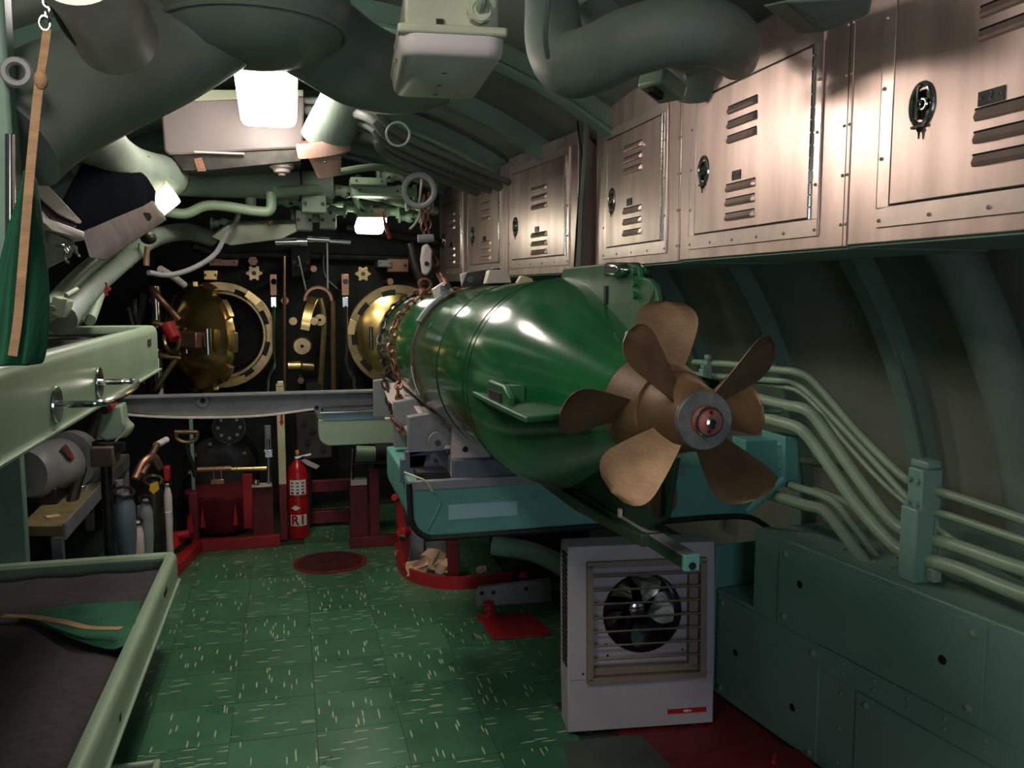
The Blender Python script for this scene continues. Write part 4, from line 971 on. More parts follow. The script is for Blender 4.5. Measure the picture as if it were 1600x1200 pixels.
def star_knob(c, ax, r, m, lbl, n=6, nm='handwheel', stem=.05, group=None, sm=None):
    t = thing(nm, lbl, 'handwheel', V(c), group); ax = V(ax).normalized(); u, w_ = perp(ax)
    mb = MB(); prof = []
    for i in range(n * 6):
        a = 2 * math.pi * i / (n * 6); q = r * (1.0 if (i % 6) in (0, 1, 5) else .74); prof.append(V(c) + (u * math.cos(a) + w_ * math.sin(a)) * q)
    mb.prism(prof, ax * r * .35); mb.build('knob', m, t, r * .06)
    MB().cyl(V(c) + ax * (r * .35), V(c) + ax * (r * .35 + .004), r * .28, n=12).build('centre', GUN, t)
    MB().cyl(V(c), V(c) - ax * stem, r * .25, n=10).build('stem', sm or GUN, t)
    return t
star_knob(P(160, 452, y=3.7), (.3, -1, .1), .03, RED, 'small red handwheel on a pipe above the upper bunk corner', n=6)
# black lamp socket and hose below left lamp
t = thing('hanging_socket', 'black socket with brass nozzle hanging under the small left lamp', 'nozzle', P(228, 410, y=4.6))
MB().sph(P(232, 372, y=4.6), .04, (1, 1, .8)).build('socket', GUN, t)
MB().cyl(P(230, 385, y=4.6), P(228, 415, y=4.6), .012, .016).build('nozzle', BRASSD, t)
MB().tube([P(217, 380, y=4.6), P(215, 400, y=4.6), P(205, 418, y=4.6)], .004).build('wire', PIPE, t)
solo('black_hose', MB().tube(ipts([(232, 426, 4.7), (262, 430, 4.8), (300, 420, 4.9), (335, 398, 5.0), (352, 370, 5.1), (370, 345, 5.2), (372, 325, 5.3)]), .014, n=10), GREY, 'grey hose looping from the left wall up above the open tube door', 'hose')
solo('bent_pipe', MB().tube(ipts([(250, 420, 5.3), (270, 432, 5.4), (288, 445, 5.5)]), .02, n=10), PGREY, 'short pale bent pipe above the open tube door', 'pipe')

# ------------------------------------------------------------------ torpedo tubes
TY = 6.2
def tube_ring(c, lbl, open_):
    t = thing('torpedo_tube', lbl, 'torpedo tube', V((c.x, TY + .3, c.z - .37)), 'brass torpedo tubes in the forward bulkhead')
    ax = V((0, 1, 0))
    MB().lathe([(.8, .34), (.06, .34), (.06, .352), (.02, .36), (0, .366), (-.02, .366), (-.025, .36), (-.025, .306), (-.02, .30), (.03, .298), (.03, .282), (.07, .272), (.8, .272)], c, ax, 72).build('barrel', BRASSD, t)
    for k_ in range(9):
        a = math.radians(40 * k_ + 9); MB().arcbox(c, (0, 1, 0), (1, 0, 0), .2975, .332, -.028, -.018, a, a + math.radians(18), 5).build('lug_notch', DARK, t)
    for k_ in range(3):
        a = math.radians(120 * k_ + 62); MB().arcbox(c, (0, 1, 0), (1, 0, 0), .31, .362, -.031, -.024, a, a + math.radians(18), 5).build('bright_segment', BRASS, t, .002)
    MB().lathe([(.79, 0), (.79, .271)], c, ax, 32).build('bore_end', DARK, t)
    if open_: MB().lathe([(.076, .2708), (.785, .2708)], c, ax, 48).build('bore_lining', DARK, t)
    return t
C1 = V((-.455, TY, 1.31)); C2 = V((.76, TY, 1.29))
t1 = tube_ring(C1, 'left brass torpedo tube breech ring with its door swung open', True)
t2 = tube_ring(C2, 'right brass torpedo tube breech with closed door behind the torpedo nose', False)
# closed door on tube 2
MB().lathe([(.02, .30), (-.02, .30), (-.035, .27), (-.06, .2), (-.08, .11), (-.085, 0)], C2, (0, 1, 0), 56).build('door', BRASS, t2)
m_ = MB(); m_.torus(C2 + V((-.20, -.06, 0)), (0, 1, 0), .012, .006, n=14, m=6); m_.cyl(C2 + V((-.2, -.075, .07)), C2 + V((-.2, -.075, -.1)), .012); m_.build('door_catch', CHROME, t2)
# open door
al = math.radians(50); nd = V((-math.sin(al), -math.cos(al), 0)); cd_ = V((math.cos(al), -math.sin(al), 0))
DC = V((-.77, 6.1, 1.31)) + cd_ * .33
t = thing('tube_door', 'polished brass domed torpedo tube door swung open on the left', 'door', DC - V((0, 0, .34)))
MB().lathe([(-.03, .0), (-.03, .27), (-.03, .33), (0, .335), (.03, .33), (.045, .30), (.09, .24), (.13, .15), (.15, .06), (.152, 0)], DC, nd, 64).build('dome', BRASS, t)
for k_ in range(10):
    a = math.radians(36 * k_ + 5); MB().arcbox(DC, nd, (0, 0, 1), .328, .362, -.025, .012, a, a + math.radians(20), 5).build('locking_lug', BRASSD, t, .003)
MB().lathe([(.12, .07), (.17, .065), (.18, .05), (.185, 0)], DC, nd, 32).build('centre_boss', GUN, t)
MB().torus(DC + nd * .2, nd, .08, .014, n=32).build('boss_ring', BRASSD, t)
hz_ = V((0, 0, 1))
m_ = MB(); m_.box(DC + nd * .17 + cd_ * .14, (.2, .05, .1), Matrix.Rotation(-al, 3, 'Z')); m_.build('latch_block', COPPER, t, .01)
m_ = MB()
for s in (.05, .27): m_.cyl(DC + nd * .13 + cd_ * s + hz_ * .07, DC + nd * .13 + cd_ * s - hz_ * .09, .022)
m_.each('latch_cylinder', CHROME, t)
for sgn in (1, -1):
    b0 = DC - cd_ * .2 + nd * .17 + hz_ * .2 * sgn
    MB().cyl(b0 + hz_ * .13, b0 - hz_ * .13, .03).build('hinge_barrel', CHROME, t)
    MB().tube([b0 + hz_ * .1, b0 + cd_ * .1 + nd * .08 + hz_ * .1, DC + nd * .14 + hz_ * .12 * sgn], .02, k=4).build('hinge_arm', COPPER, t)
    MB().tube([b0 - hz_ * .1, b0 + cd_ * .1 + nd * .08 - hz_ * .1, DC + nd * .12 + hz_ * .06 * sgn], .018, k=4).build('hinge_arm', BRASSD, t)
red_h = MB().cyl(P(262, 508, y=5.45), P(274, 530, y=5.4), .045, .035).build('red_handle', RED, t, .006, label='red handle')
# brass star knobs
star_knob(P(397, 427, y=6.1), (0, -1, 0), .055, BRASSD, 'brass star handwheel above the open left tube', group='brass star handwheels')
star_knob(P(567, 428, y=6.1), (0, -1, 0), .055, BRASSD, 'brass star handwheel above the right tube ring', group='brass star handwheels')
# boxes and rods by each ring
for k_, (u, lbl) in enumerate(((428, 'steel rod with clevis beside the left tube ring'), (540, 'steel rod with clevis left of the right tube ring'))):
    t = thing('operating_rod', lbl, 'rod', P(u, 610, y=6.0), 'operating rods between the tubes')
    s = 1 if k_ == 0 else 1
    MB().bb(P(u - 7, 428, y=6.05), P(u + 5, 462, y=6.1)).build('indicator_block', COPPER, t, .004)
    MB().tube(ipts([(u, 478, 6.0), (u + 1, 540, 6.0), (u + 1, 570, 6.0), (u + (12 if k_ else -8), 590, 6.0), (u + (14 if k_ else -10), 616, 6.0)]), .013, n=8, k=4).build('rod', CHROME, t)
    MB().bb(P(u - 5, 464, y=5.99), P(u + 4, 480, y=6.01)).build('clevis', CHROME, t, .002)
    MB().cyl(P(u, 440, y=6.05), V((P(u, 440, y=6.05).x, 6.63, P(u, 440, y=6.05).z)), .02).build('standoff', GUN, t)
for u, v0, v1, r, l_ in ((444, 400, 640, .011, 'tall thin steel pipe left of the brass wheel'), (466, 400, 480, .006, 'thin wire rod slanting above the brass wheel'), (511, 380, 460, .007, 'thin vertical rod above right of the brass wheel'), (520, 470, 620, .02, 'dark olive column right of the brass wheel')):
    q_ = P(u, v0 + 15, y=6.15)
    solo('bulkhead_rod', MB().cyl(P(u, v0, y=6.15), P(u + (1 if u != 466 else 18), v1, y=6.15), r, n=8).cyl(q_, (q_.x, 6.63, q_.z), r * .8, n=8), COPPER if u == 444 else (GREY if u < 515 else BRASSD), l_, 'rod')
t = thing('brass_arc_valve', 'brass curved lever valve standing between the two tubes', 'valve', P(480, 600, y=6.0))
MB().strip(ipts([(491, 466, 6.0), (484, 480, 5.95), (479, 500, 5.92), (476, 516, 5.92)]), (1, 0, 0), .065, .03).build('curved_lever', BRASS, t, .004)
m_ = MB()
for u in (458, 491): m_.lathe([(0, 0), (0, .026), (.02, .03), (.03, .01), (.06, .01)], P(u, 502, y=5.9), (0, 1, 0), 16)
m_.each('knob', BRASSD, t)
MB().lathe([(0, 0), (0, .055), (.03, .066), (.05, .066), (.05, 0)], P(472, 541, y=5.95), (0, 1, 0), 28).build('brass_wheel', BRASSD, t)
MB().cyl(P(472, 541, y=5.945), P(472, 541, y=5.948), .012).build('wheel_hole', DARK, t)
MB().cyl(P(450, 571, y=5.95), P(470, 571, y=5.95), .035).build('fitting', BRASS, t); MB().cyl(P(470, 573, y=5.97), P(488, 574, y=6.0), .03).build('fitting', BRASSD, t)
MB().tube(ipts([(500, 466, 6.05), (506, 500, 6.05), (503, 560, 6.05), (500, 610, 6.05)]), .02, n=8).build('column', BRASSD, t)
MB().bb(P(478, 600, y=6.0), V((P(502, 620, y=6.0).x, 6.63, P(502, 620, y=6.0).z))).build('mount', BULK, t)
MB().torus(P(497, 470, y=6.1), (0, 1, 0), .09, .016, n=20, m=6, a0=math.pi * 1, a1=math.pi * 2).build('hoop', COPPER, t)
MB().lathe([(0, .01), (0, .04), (.05, .04)], P(500, 500, y=6.02), (0, 1, 0), 14).build('side_knob', BRASSD, t)
# overhead rods across
t = thing('overhead_shaft', 'chrome telescoping shaft above the gap between the tubes', 'shaft', P(480, 375, y=5.6))
MB().cyl(P(430, 378, y=5.6), P(480, 377, y=5.6), .028).build('thick_section', CHROME, t); MB().cyl(P(480, 373, y=5.6), P(515, 375, y=5.6), .02).build('middle_section', CHROME, t); MB().cyl(P(515, 377, y=5.6), P(548, 379, y=5.6), .014).build('thin_section', CHROME, t)
t = thing('overhead_tray', 'pale green angled panel above the open left tube', 'panel', P(420, 370, y=5.3))
MB().prism([P(355, 352, y=5.3), P(462, 350, y=5.3), P(464, 362, y=5.3), P(440, 374, y=5.3), P(360, 384, y=5.3), P(330, 370, y=5.3)], (0, .3, .05)).build('panel', FIXT, t, .006)
MB().cyl(P(420, 346, y=5.25), P(422, 353, y=5.25), .02, .01).build('drip_cone', BRASS, t)

# clutter over and beside the tubes: each its own little fitting
def gauge(u, v, y, r, lbl, m=GUN):
    t = thing('gauge', lbl, 'gauge', P(u, v, y=y)); c = P(u, v, y=y)
    MB().lathe([(.05, r), (0, r), (-.01, r * .96), (-.01, r * .84), (0, r * .82)], c, (0, 1, 0), 28, cap=False).build('case', m, t)
    f_ = MB().lathe([(-.002, 0), (-.002, r * .83)], c, (0, 1, 0), 28).build('face', BULK, t)
    mb = MB()
    for i in range(8): a = i * math.pi / 4; mb.box(c + V((math.cos(a) * r * .62, -.004, math.sin(a) * r * .62)), (r * .16, .002, r * .16))
    mb.each('mark', GREY, f_)
    MB().cyl(c + V((0, .05, 0)), V((c.x, 6.63, c.z)), r * .4).build('stem', BULK, t)
    return t
gauge(358, 668, 6.0, .115, 'round grey multi-hole indicator under the grey cross beam')
pos = [(600, 330, 5.9, .05), (640, 340, 6.0, .04), (560, 325, 5.6, .045), (520, 330, 5.5, .04), (480, 340, 5.6, .05), (450, 315, 5.4, .04), (500, 312, 5.4, .035), (625, 300, 5.3, .05), (655, 320, 5.6, .045), (540, 300, 5.2, .04), (610, 275, 5.0, .04), (350, 350, 5.6, .04)]
names = ['dim green valve body overhead, behind the far lit lamp', 'round dim valve body right of the far lit lamp', 'green valve body above the far lit lamp', 'overhead valve left of the far lit lamp', 'overhead valve above the chrome shaft', 'overhead valve just right of the lagged lower pipe', 'overhead valve below the copper outlet collar', 'overhead valve near the ceiling ring', 'overhead valve beside the chain hoist', 'overhead valve in the middle of the far ceiling', 'high overhead valve right of the copper collar', 'overhead valve above the grey hose loop']
for (u, v, y, r), nm in zip(pos, names):
    t = thing('overhead_valve', nm, 'valve', P(u, v, y=y), 'green valves crowding the far ceiling'); c = P(u, v, y=y)
    s = random.choice((-1, 1)); 
    mb = MB(); mb.sph(c, r, (1, 1, .9)); mb.cyl(c - V((r * 1.9, 0, 0)), c + V((r * 1.9, 0, 0)), r * .6); mb.cyl(c - V((r * 1.95, 0, 0)), c - V((r * 1.6, 0, 0)), r * .95); mb.cyl(c + V((r * 1.6, 0, 0)), c + V((r * 1.95, 0, 0)), r * .95); mb.build('valve_body', PIPE, t)
    MB().cyl(c, c + V((s * r * .5, -r * 1.6, -r * .5)), r * .2, n=8).build('spindle', GUN, t)
runs = [([(430, 300, 5.0), (520, 296, 5.2), (600, 310, 5.6), (680, 330, 6.2)], .03, 'long green pipe crossing below the copper collar'), ([(470, 330, 5.6), (560, 318, 5.8), (650, 335, 6.2)], .022, 'green pipe crossing above the far lit lamp'),
        ([(520, 270, 4.6), (600, 262, 4.8), (680, 290, 5.2)], .02, 'thin ceiling pipe right of the copper collar'), ([(540, 355, 6.3), (640, 372, 6.4), (690, 380, 6.5)], .03, 'dark pipe behind the far lit lamp'),
        ([(300, 385, 6.3), (350, 400, 6.4), (420, 398, 6.5), (540, 402, 6.5), (650, 405, 6.5)], .026, 'dark pipe crossing over both tube rings'), ([(230, 400, 6.0), (245, 470, 6.3), (240, 560, 6.4), (236, 640, 6.4)], .03, 'dark vertical pipe left of the open tube door'),
        ([(200, 480, 6.0), (215, 540, 6.0), (225, 600, 6.0)], .025, 'dark pipe behind the upper bunk end'), ([(560, 275, 5.4), (555, 310, 5.5), (575, 335, 5.6)], .018, 'short vertical pipe feeding the far lamp'),
        ([(505, 395, 6.3), (507, 430, 6.3), (530, 455, 6.3)], .012, 'thin black cable above the brass valve'), ([(640, 380, 6.2), (650, 420, 6.2), (660, 445, 6.2)], .03, 'dark pipe right of the right tube ring')]
for pts, r, l_ in runs: solo('far_pipe', MB().tube(ipts(pts), r, n=10, k=4), PIPE if pts[0][1] < 340 else GUN, l_, 'pipe', 'pipes of the far end')
bx = [(470, 410, 6.5, .14, .22, 'dark equipment box above the brass wheel'), (620, 415, 6.45, .16, .1, 'small brown box above the right ring'), (600, 412, 6.4, .1, .05, 'small grey block over the right ring'), (350, 410, 6.5, .2, .06, 'brown fitting above the left ring'), (330, 430, 6.2, .09, .07, 'brass nut block on top of the left ring'),
      (490, 320, 5.2, .14, .1, 'green bracket block hanging from the far ceiling'), (512, 345, 5.5, .1, .1, 'small pale green tag block under the ceiling'), (475, 345, 5.5, .1, .12, 'square pale green plate under the far ceiling'), (590, 300, 5.0, .3, .06, 'flat green ceiling casting above the far lamp'), (575, 285, 4.9, .2, .04, 'smaller flat casting near the ceiling ring')]
bm_ = [BULK, COPPER, GREY, COPPER, BRASS, PIPE, FIXT, FIXT, PIPE, PIPE]
for (u, v, y, a, b_, l_), m in zip(bx, bm_):
    c = P(u, v, y=y); t = thing('equipment_box', l_, 'fitting', c)
    MB().bb(c + V((-a / 2, -.06, -b_ / 2)), V((c.x + a / 2, max(c.y + .06, 6.63) if y > 6 else c.y + .06, c.z + b_ / 2))).build('casing', m, t, .006); mb = MB()
    for s in (-1, 1): mb.hexb(c + V((s * a * .35, -.06, 0)), (0, -1, 0), min(a, b_) * .12, .012)
    mb.each('bolt', GUN, t)
for i, (u, v, r, nm) in enumerate(((445, 470, .035, 'bronze cap nut left of the brass wheel'), (490, 420, .03, 'dim cap nut above the brass wheel'), (395, 408, .04, 'bronze union above the left star handwheel'), (610, 440, .03, 'bronze cap nut over the right ring'), (240, 470, .035, 'dark bronze union left of the open door'), (470, 595, .03, 'bronze cap nut below the brass fitting'))):
    solo('cap_nut', MB().lathe([(0, 0), (0, r * .8), (.03, r), (.06, r), (.08, r * .6), (.12, r * .5), (.44, r * .5)], P(u, v, y=6.2), (0, 1, 0), 6), COPPER, nm, 'fitting')
solo('ceiling_ring', MB().torus(P(655, 298, y=4.3), (.3, 1, 0), .075, .016, n=24), GREY, 'grey lifting ring hanging under the ceiling rib near the far lockers', 'ring')
solo('wire_hoop', MB().torus(P(622, 210, y=3.2), (.1, 1, 0), .042, .005, n=24, m=6), DUCT, 'thin wire hoop under the ceiling pipes right of the big duct', 'ring')
for k_, (u0, v0, u1, v1) in enumerate(((470, 165, 795, 285), (470, 180, 780, 292), (470, 195, 765, 298), (480, 215, 745, 300))):
    solo('ceiling_conduit', MB().tube([P(u0 - 20, v0 - 8, y=5.05), P(u0 + 95, v0 - 2, y=3.9 + .1 * k_), P((u0 + u1) / 2, (v0 + v1) / 2 - 12, y=4.0 + .1 * k_), P(u1, v1, y=4.6 + .1 * k_)], .018 + .008 * (k_ % 2), n=10), CEIL,
         ['topmost', 'second', 'third', 'lowest'][k_] + ' of four curved conduits sweeping to the top of the far lockers', 'conduit', 'curved ceiling conduits')

# chain hoist
t = thing('chain_hoist', 'chain fall with pale steel block hanging before the far lockers', 'hoist', P(665, 435, y=4.3))
chain(ipts([(662, 305, 4.3), (662, 340, 4.3), (663, 375, 4.3)]), .04, .006, RUSTCH).build('load_chain', RUSTCH, t)
chain(ipts([(670, 300, 4.3), (669, 340, 4.3), (670, 372, 4.3)]), .04, .005, RUSTCH).build('hand_chain', RUSTCH, t)
chain(ipts([(674, 390, 4.3), (680, 410, 4.3), (688, 430, 4.3), (698, 448, 3.4)]), .04, .006, RUSTCH).build('slack_chain', RUSTCH, t)
MB().prism([P(661, 384, y=4.25), P(668, 380, y=4.25), P(676, 390, y=4.25), P(675, 420, y=4.25), P(668, 431, y=4.25), P(661, 428, y=4.25), P(658, 405, y=4.25)], (0, .05, 0)).build('block', PGREY, t, .01)
MB().cyl(P(667, 412, y=4.245), P(667, 412, y=4.248), .012).build('block_pin', DARK, t)
MB().cyl(P(653, 373, y=4.28), P(677, 372, y=4.28), .02).build('swivel', GREY, t)
m_ = MB(); m_.torus(P(664, 445, y=4.3), (0, 1, 0), .03, .009, n=16, m=6); m_.sph(P(660, 458, y=4.3), .03); m_.build('hook', RUSTCH, t)
solo('white_rope', MB().tube(ipts([(660, 262, 4.5), (658, 290, 4.5), (655, 320, 4.5), (656, 335, 4.5), (648, 350, 4.5), (640, 358, 4.5)]), .007, n=6), PGREY, 'thin pale rope beside the chain hoist', 'rope')
solo('red_tag', MB().prism(ipts([(597, 330, 5.5), (599, 330, 5.5), (605, 353, 5.5), (612, 372, 5.5), (607, 374, 5.5), (600, 354, 5.5)]), (0, .006, 0)), RED, 'narrow red tag hanging right of the far lit lamp', 'tag')

# ------------------------------------------------------------------ cross beam
YBm = 5.0
t = thing('cross_beam', 'long grey cast steel beam crossing in front of the torpedo tubes', 'beam', P(400, 650, y=YBm))
q = [P(168, 622, y=YBm), P(640, 610, y=YBm), P(645, 646, y=YBm), P(497, 650, y=YBm), P(488, 640, y=YBm), P(400, 648, y=YBm), P(330, 651, y=YBm), P(260, 650, y=YBm), P(200, 645, y=YBm), P(170, 642, y=YBm)]
MB().prism(q, (0, .05, 0)).build('web', GREY, t, .004)
MB().strip(ipts([(168, 621, YBm - .02), (640, 609, YBm - .02)]), (0, 1, 0), .08, .012, k=1).build('top_flange', GREY, t, .002)
MB().strip(ipts([(180, 646, YBm - .015), (250, 651, YBm - .015), (330, 652, YBm - .015), (410, 649, YBm - .015), (490, 639, YBm - .015)]), (0, 1, 0), .05, .01).build('bottom_flange', PGREY, t, .002)
m_ = MB(); m_.lathe([(-.025, 0), (-.025, .034), (0, .04)], P(317, 626, y=YBm), (0, 1, 0), 20); bs = m_.build('boss', GREY, t)
m_ = MB(); m_.cyl(P(317, 626, y=YBm - .027), P(317, 626, y=YBm - .0255), .015); m_.cyl(P(495, 637, y=YBm - .003), P(495, 637, y=YBm - .001), .012); m_.cyl(P(589, 622, y=YBm - .003), P(589, 622, y=YBm - .001), .01); m_.each('hole', DARK, t)
MB().prism(ipts([(246, 618, YBm), (252, 608, YBm), (254, 608, YBm), (255, 618, YBm)]), (0, .03, 0)).build('ear', GREY, t, .002)
m_ = MB(); m_.tube(ipts([(505, 642, YBm - .012), (506, 636, YBm - .012), (560, 634, YBm - .012), (610, 632, YBm - .012)]), .004, n=6, k=2); m_.build('weld_line', GUN, t)
tt, x0, x1, zt, zb = tray('pale green pan hanging under the right half of the grey cross beam', YBm + .0, YBm + .5, 497, 700, 655, 698, GREEN, rnd=.07, name='beam_tray')
MB().cyl(P(500, 645, y=YBm - .02), P(612, 641, y=YBm - .02), .008).build('steel_rod', CHROME, tt)
m_ = MB(); m_.box(P(560, 651, y=YBm - .004), (.4, .006, .03)); m_.build('blue_band', mat('band_blue', (120, 150, 176), .4), tt)
# red nose item & green bracket at beam's left end
t = thing('bench_vise', 'green vise with red end below the left end of the cross beam', 'vise', P(175, 680, y=4.2))
MB().prism(ipts([(160, 640, 4.2), (190, 632, 4.2), (194, 660, 4.2), (205, 670, 4.2), (198, 684, 4.2), (165, 690, 4.2), (150, 680, 4.2)]), (0, .12, 0)).build('body', PIPE, t, .01)
MB().cyl(P(164, 638, y=4.12), P(174, 626, y=4.2), .03, .026).build('red_end', RED, t, .004)
MB().cyl(P(163, 640, y=4.11), P(162, 641, y=4.10), .02).build('dark_socket', DARK, t)
MB().cyl(P(170, 690, y=4.2) , P(170, 704, y=4.2), .07).build('swivel_base', GUN, t)
MB().bb(P(140, 700, y=4.1), P(190, 716, y=4.3)).build('mount', mat('vise_brown', (104, 84, 72), .5), t, .006)
MB().cyl(P(165, 715, y=4.25), V((P(165, 715, y=4.25).x, 4.25, 0)), .025).build('pedestal', GUN, t)
MB().tube(ipts([(196, 652, 4.15), (196, 672, 4.15), (180, 690, 4.15)]), .004).build('wire', PGREY, t)

# ------------------------------------------------------------------ workbench at left
zw = .84
def WP(u, v, z=zw): return P(u, v, z=z)
t = thing('workbench', 'grey steel workbench with worn wooden top between the two bunks', 'workbench', V((-1.0, 3.2, 0)))
TOPZ = .5
bl, br, fr_, fl_ = P(120, 712, z=TOPZ), P(200, 712, z=TOPZ), P(98, 822, z=TOPZ), P(30, 822, z=TOPZ)
bl = V((fl_.x - .05, br.y, TOPZ))
MB().prism([fl_, fr_, br, bl], (0, 0, -.05)).build('top', WOOD, t, .003)
for nm_, (a, b_) in {'front_rail': (fr_, br), 'end_rail': (br, bl)}.items():
    d = (b_ - a); n_ = V((d.y, -d.x, 0)).normalized(); MB().prism([a + V((0, 0, .012)), b_ + V((0, 0, .012)), b_ + V((0, 0, -.07)), a + V((0, 0, -.07))], n_ * .01).build(nm_, GREY, t, .002)
for p_ in (fr_, br, fl_, bl): MB().bb((p_.x - .05, p_.y - .02, 0), (p_.x - .0, p_.y + .02, TOPZ - .05)).build('leg', GREY, t, .003)
def WB(u, v, h=0): p_ = P(u, v, z=TOPZ); return p_ + V((0, 0, h))
g = thing('bench_grinder', 'grey bench grinder with red label on the workbench', 'grinder', WB(75, 770))
gc = WB(75, 780, .17); 
MB().lathe([(-.16, .0), (-.16, .12), (-.13, .14), (.13, .14), (.16, .12), (.16, 0)], gc, (.35, .9, 0), 28).build('motor', GREY, g)
MB().lathe([(-.02, 0), (-.02, .16), (.05, .16), (.05, 0)], gc + V((.07, .22, -.0)), (.35, .9, 0), 28).build('wheel_guard', GREY, g)
MB().box(gc + V((.115, -.03, .09)), (.07, .1, .006), Matrix.Rotation(1.0, 3, 'Y')).build('label_plate', mat('plate_brown', (110, 60, 50), .5), g)
MB().box(gc + V((.135, -.04, .06)), (.028, .04, .007), Matrix.Rotation(1.0, 3, 'Y')).build('red_mark', RED, g)
MB().bb(gc + V((-.08, -.14, -.17)), gc + V((.08, .14, -.08))).build('foot', GUN, g, .01)
for k_, (u0, v0, u1, v1, l_) in enumerate(((98, 770, 118, 750, 'left steel jaw tool on the workbench'), (128, 768, 150, 748, 'right steel jaw tool near the workbench edge'))):
    a, b_ = WB(u0, v0, .02), WB(u1, v1, .02); tt_ = thing('jaw_tool', l_, 'tool', a)
    MB().cyl(a, b_, .018, .026).build('body', GREY, tt_); MB().sph(a, .02).build('bright_end', CHROME, tt_)
solo('bench_rag', MB().box(WB(82, 808, .005), (.06, .04, .008), Matrix.Rotation(.5, 3, 'Z')), PAPER, 'small pale scrap near the front of the workbench', 'rag', bevel=.003)
s_ = thing('curved_casting', 'curved grey casting at the back of the workbench', 'casting', WB(120, 715))
MB().torus(WB(125, 715, .1), (.9, .4, 0), .08, .03, n=16, m=8, a0=0, a1=3.6).build('arc', GREY, s_)
MB().bb(WB(120, 722, .0), WB(146, 712, .06)).build('base', GREY, s_, .006)

# clutter between workbench and sump: valves and bottles
cl = [(195, 790, .05, 4.6, BLGREY, 'grey pump body beyond the workbench leg'), (228, 800, .035, 4.8, GREY, 'slim grey cylinder beside the bronze valve'), (240, 770, .05, 4.9, GUN, 'dark rounded valve beyond the workbench'), (215, 835, .03, 4.7, PGREY, 'pale small pipe end low beyond the workbench'), (262, 775, .022, 5.0, PGREY, 'white-topped slim canister near the red frame')]
for u, v, r, y, m, l_ in cl:
    c = P(u, v, y=y); t = thing('deck_valve', l_, 'valve', V((c.x, c.y, 0)))
    MB().lathe([(0, r * 1.1), (c.z * .5, r * .8), (c.z * .7, r), (c.z, r), (c.z + .04, r * .7), (c.z + .07, r * .4), (c.z + .07, 0)], (c.x, c.y, 0), (0, 0, 1), 20, cap=True).build('body', m, t)
    MB().torus((c.x, c.y, c.z + .07), (.2, -.4, 1), r * .9, r * .16, n=18, m=6).build('handwheel', GUN if m != GUN else BRASSD, t)
solo('yellow_tag', MB().prism(ipts([(235, 756, 4.7), (246, 752, 4.7), (249, 764, 4.7), (240, 772, 4.7), (233, 766, 4.7)]), (0, .004, 0)), YEL, 'crumpled yellow tag on a valve beyond the workbench', 'tag')
solo('red_valve_cap', MB().bb(P(255, 730, y=5.0), P(267, 748, y=5.06)), RED, 'red square valve cap above the slim canister', 'valve cap', bevel=.006)
t = thing('lever_bundle', 'worn copper lever with pale tip leaning beyond the workbench', 'lever', P(220, 740, y=4.7))
MB().cyl(P(222, 742, y=4.7), P(246, 694, y=4.9), .016).build('lever', COPPER, t); MB().cyl(P(244, 696, y=4.9), P(260, 687, y=5.0), .018).build('tip', WHITE, t)
MB().tube(ipts([(212, 748, 4.7), (225, 722, 4.75), (240, 715, 4.8), (250, 730, 4.85)]), .022).build('bent_pipe', COPPER, t)
for u, v0, v1, r, l_ in ((186, 750, 850, .02, 'grey upright pipe next to the workbench leg'), (222, 790, 860, .028, 'pale grey upright post beyond the workbench'), (263, 800, 862, .018, 'cream upright tube left of the red frame')):
    p0 = P(u, v0, y=4.9); solo('deck_pipe', MB().cyl(p0, (p0.x, p0.y, 0), r), PGREY if u > 200 else GREY, l_, 'pipe')
for i in (2, 3, 4):
    solo('wall_conduit', MB().tube(ipts([(72 + i * 16, 830 - i * 8, 4.4 + .2 * i), (108 + i * 18, 690 - i * 6, 5.0 + .2 * i), (150 + i * 14, 600, 5.6 + .1 * i), (190 + i * 8, 500 - i * 10, 6.2)]), .03, n=8, k=4), CEIL if i % 2 else GUN,
         ['dim pipe along the left hull behind the workbench, ' + s for s in ('', '', 'lowest of three', 'middle of three', 'highest of three')][i], 'pipe', 'dim pipes behind the workbench')

# ------------------------------------------------------------------ post, extinguisher, sump frames
t = thing('striped_post', 'square deck post, cream above with a red arrow and red painted foot', 'post', P(440, 838, z=0))
YP = 5.62
pz = lambda v: P(440, v, y=YP).z
xa, xb = P(434, 700, y=YP).x, P(446, 700, y=YP).x
MB().bb((xa, YP, pz(757)), (xb, YP + .04, pz(600))).build('cream_section', CREAM, t, .004, label='cream upper section')
MB().bb((xa, YP, 0), (xb, YP + .04, pz(757) - .0005)).build('red_section', REDD, t, .004, label='red lower section')
MB().prism(ipts([(438, 646, YP - .001), (442, 646, YP - .001), (442, 658, YP - .001), (444, 658, YP - .001), (440, 666, YP - .001), (436, 658, YP - .001), (438, 658, YP - .001)]), (0, -.0015, 0)).build('arrow', RED, t, label='small red arrow pointing down')
MB().bb((xa + .008, YP - .006, pz(604)), (xb - .002, YP + .05, pz(596))).build('cap', CREAM, t, .006)
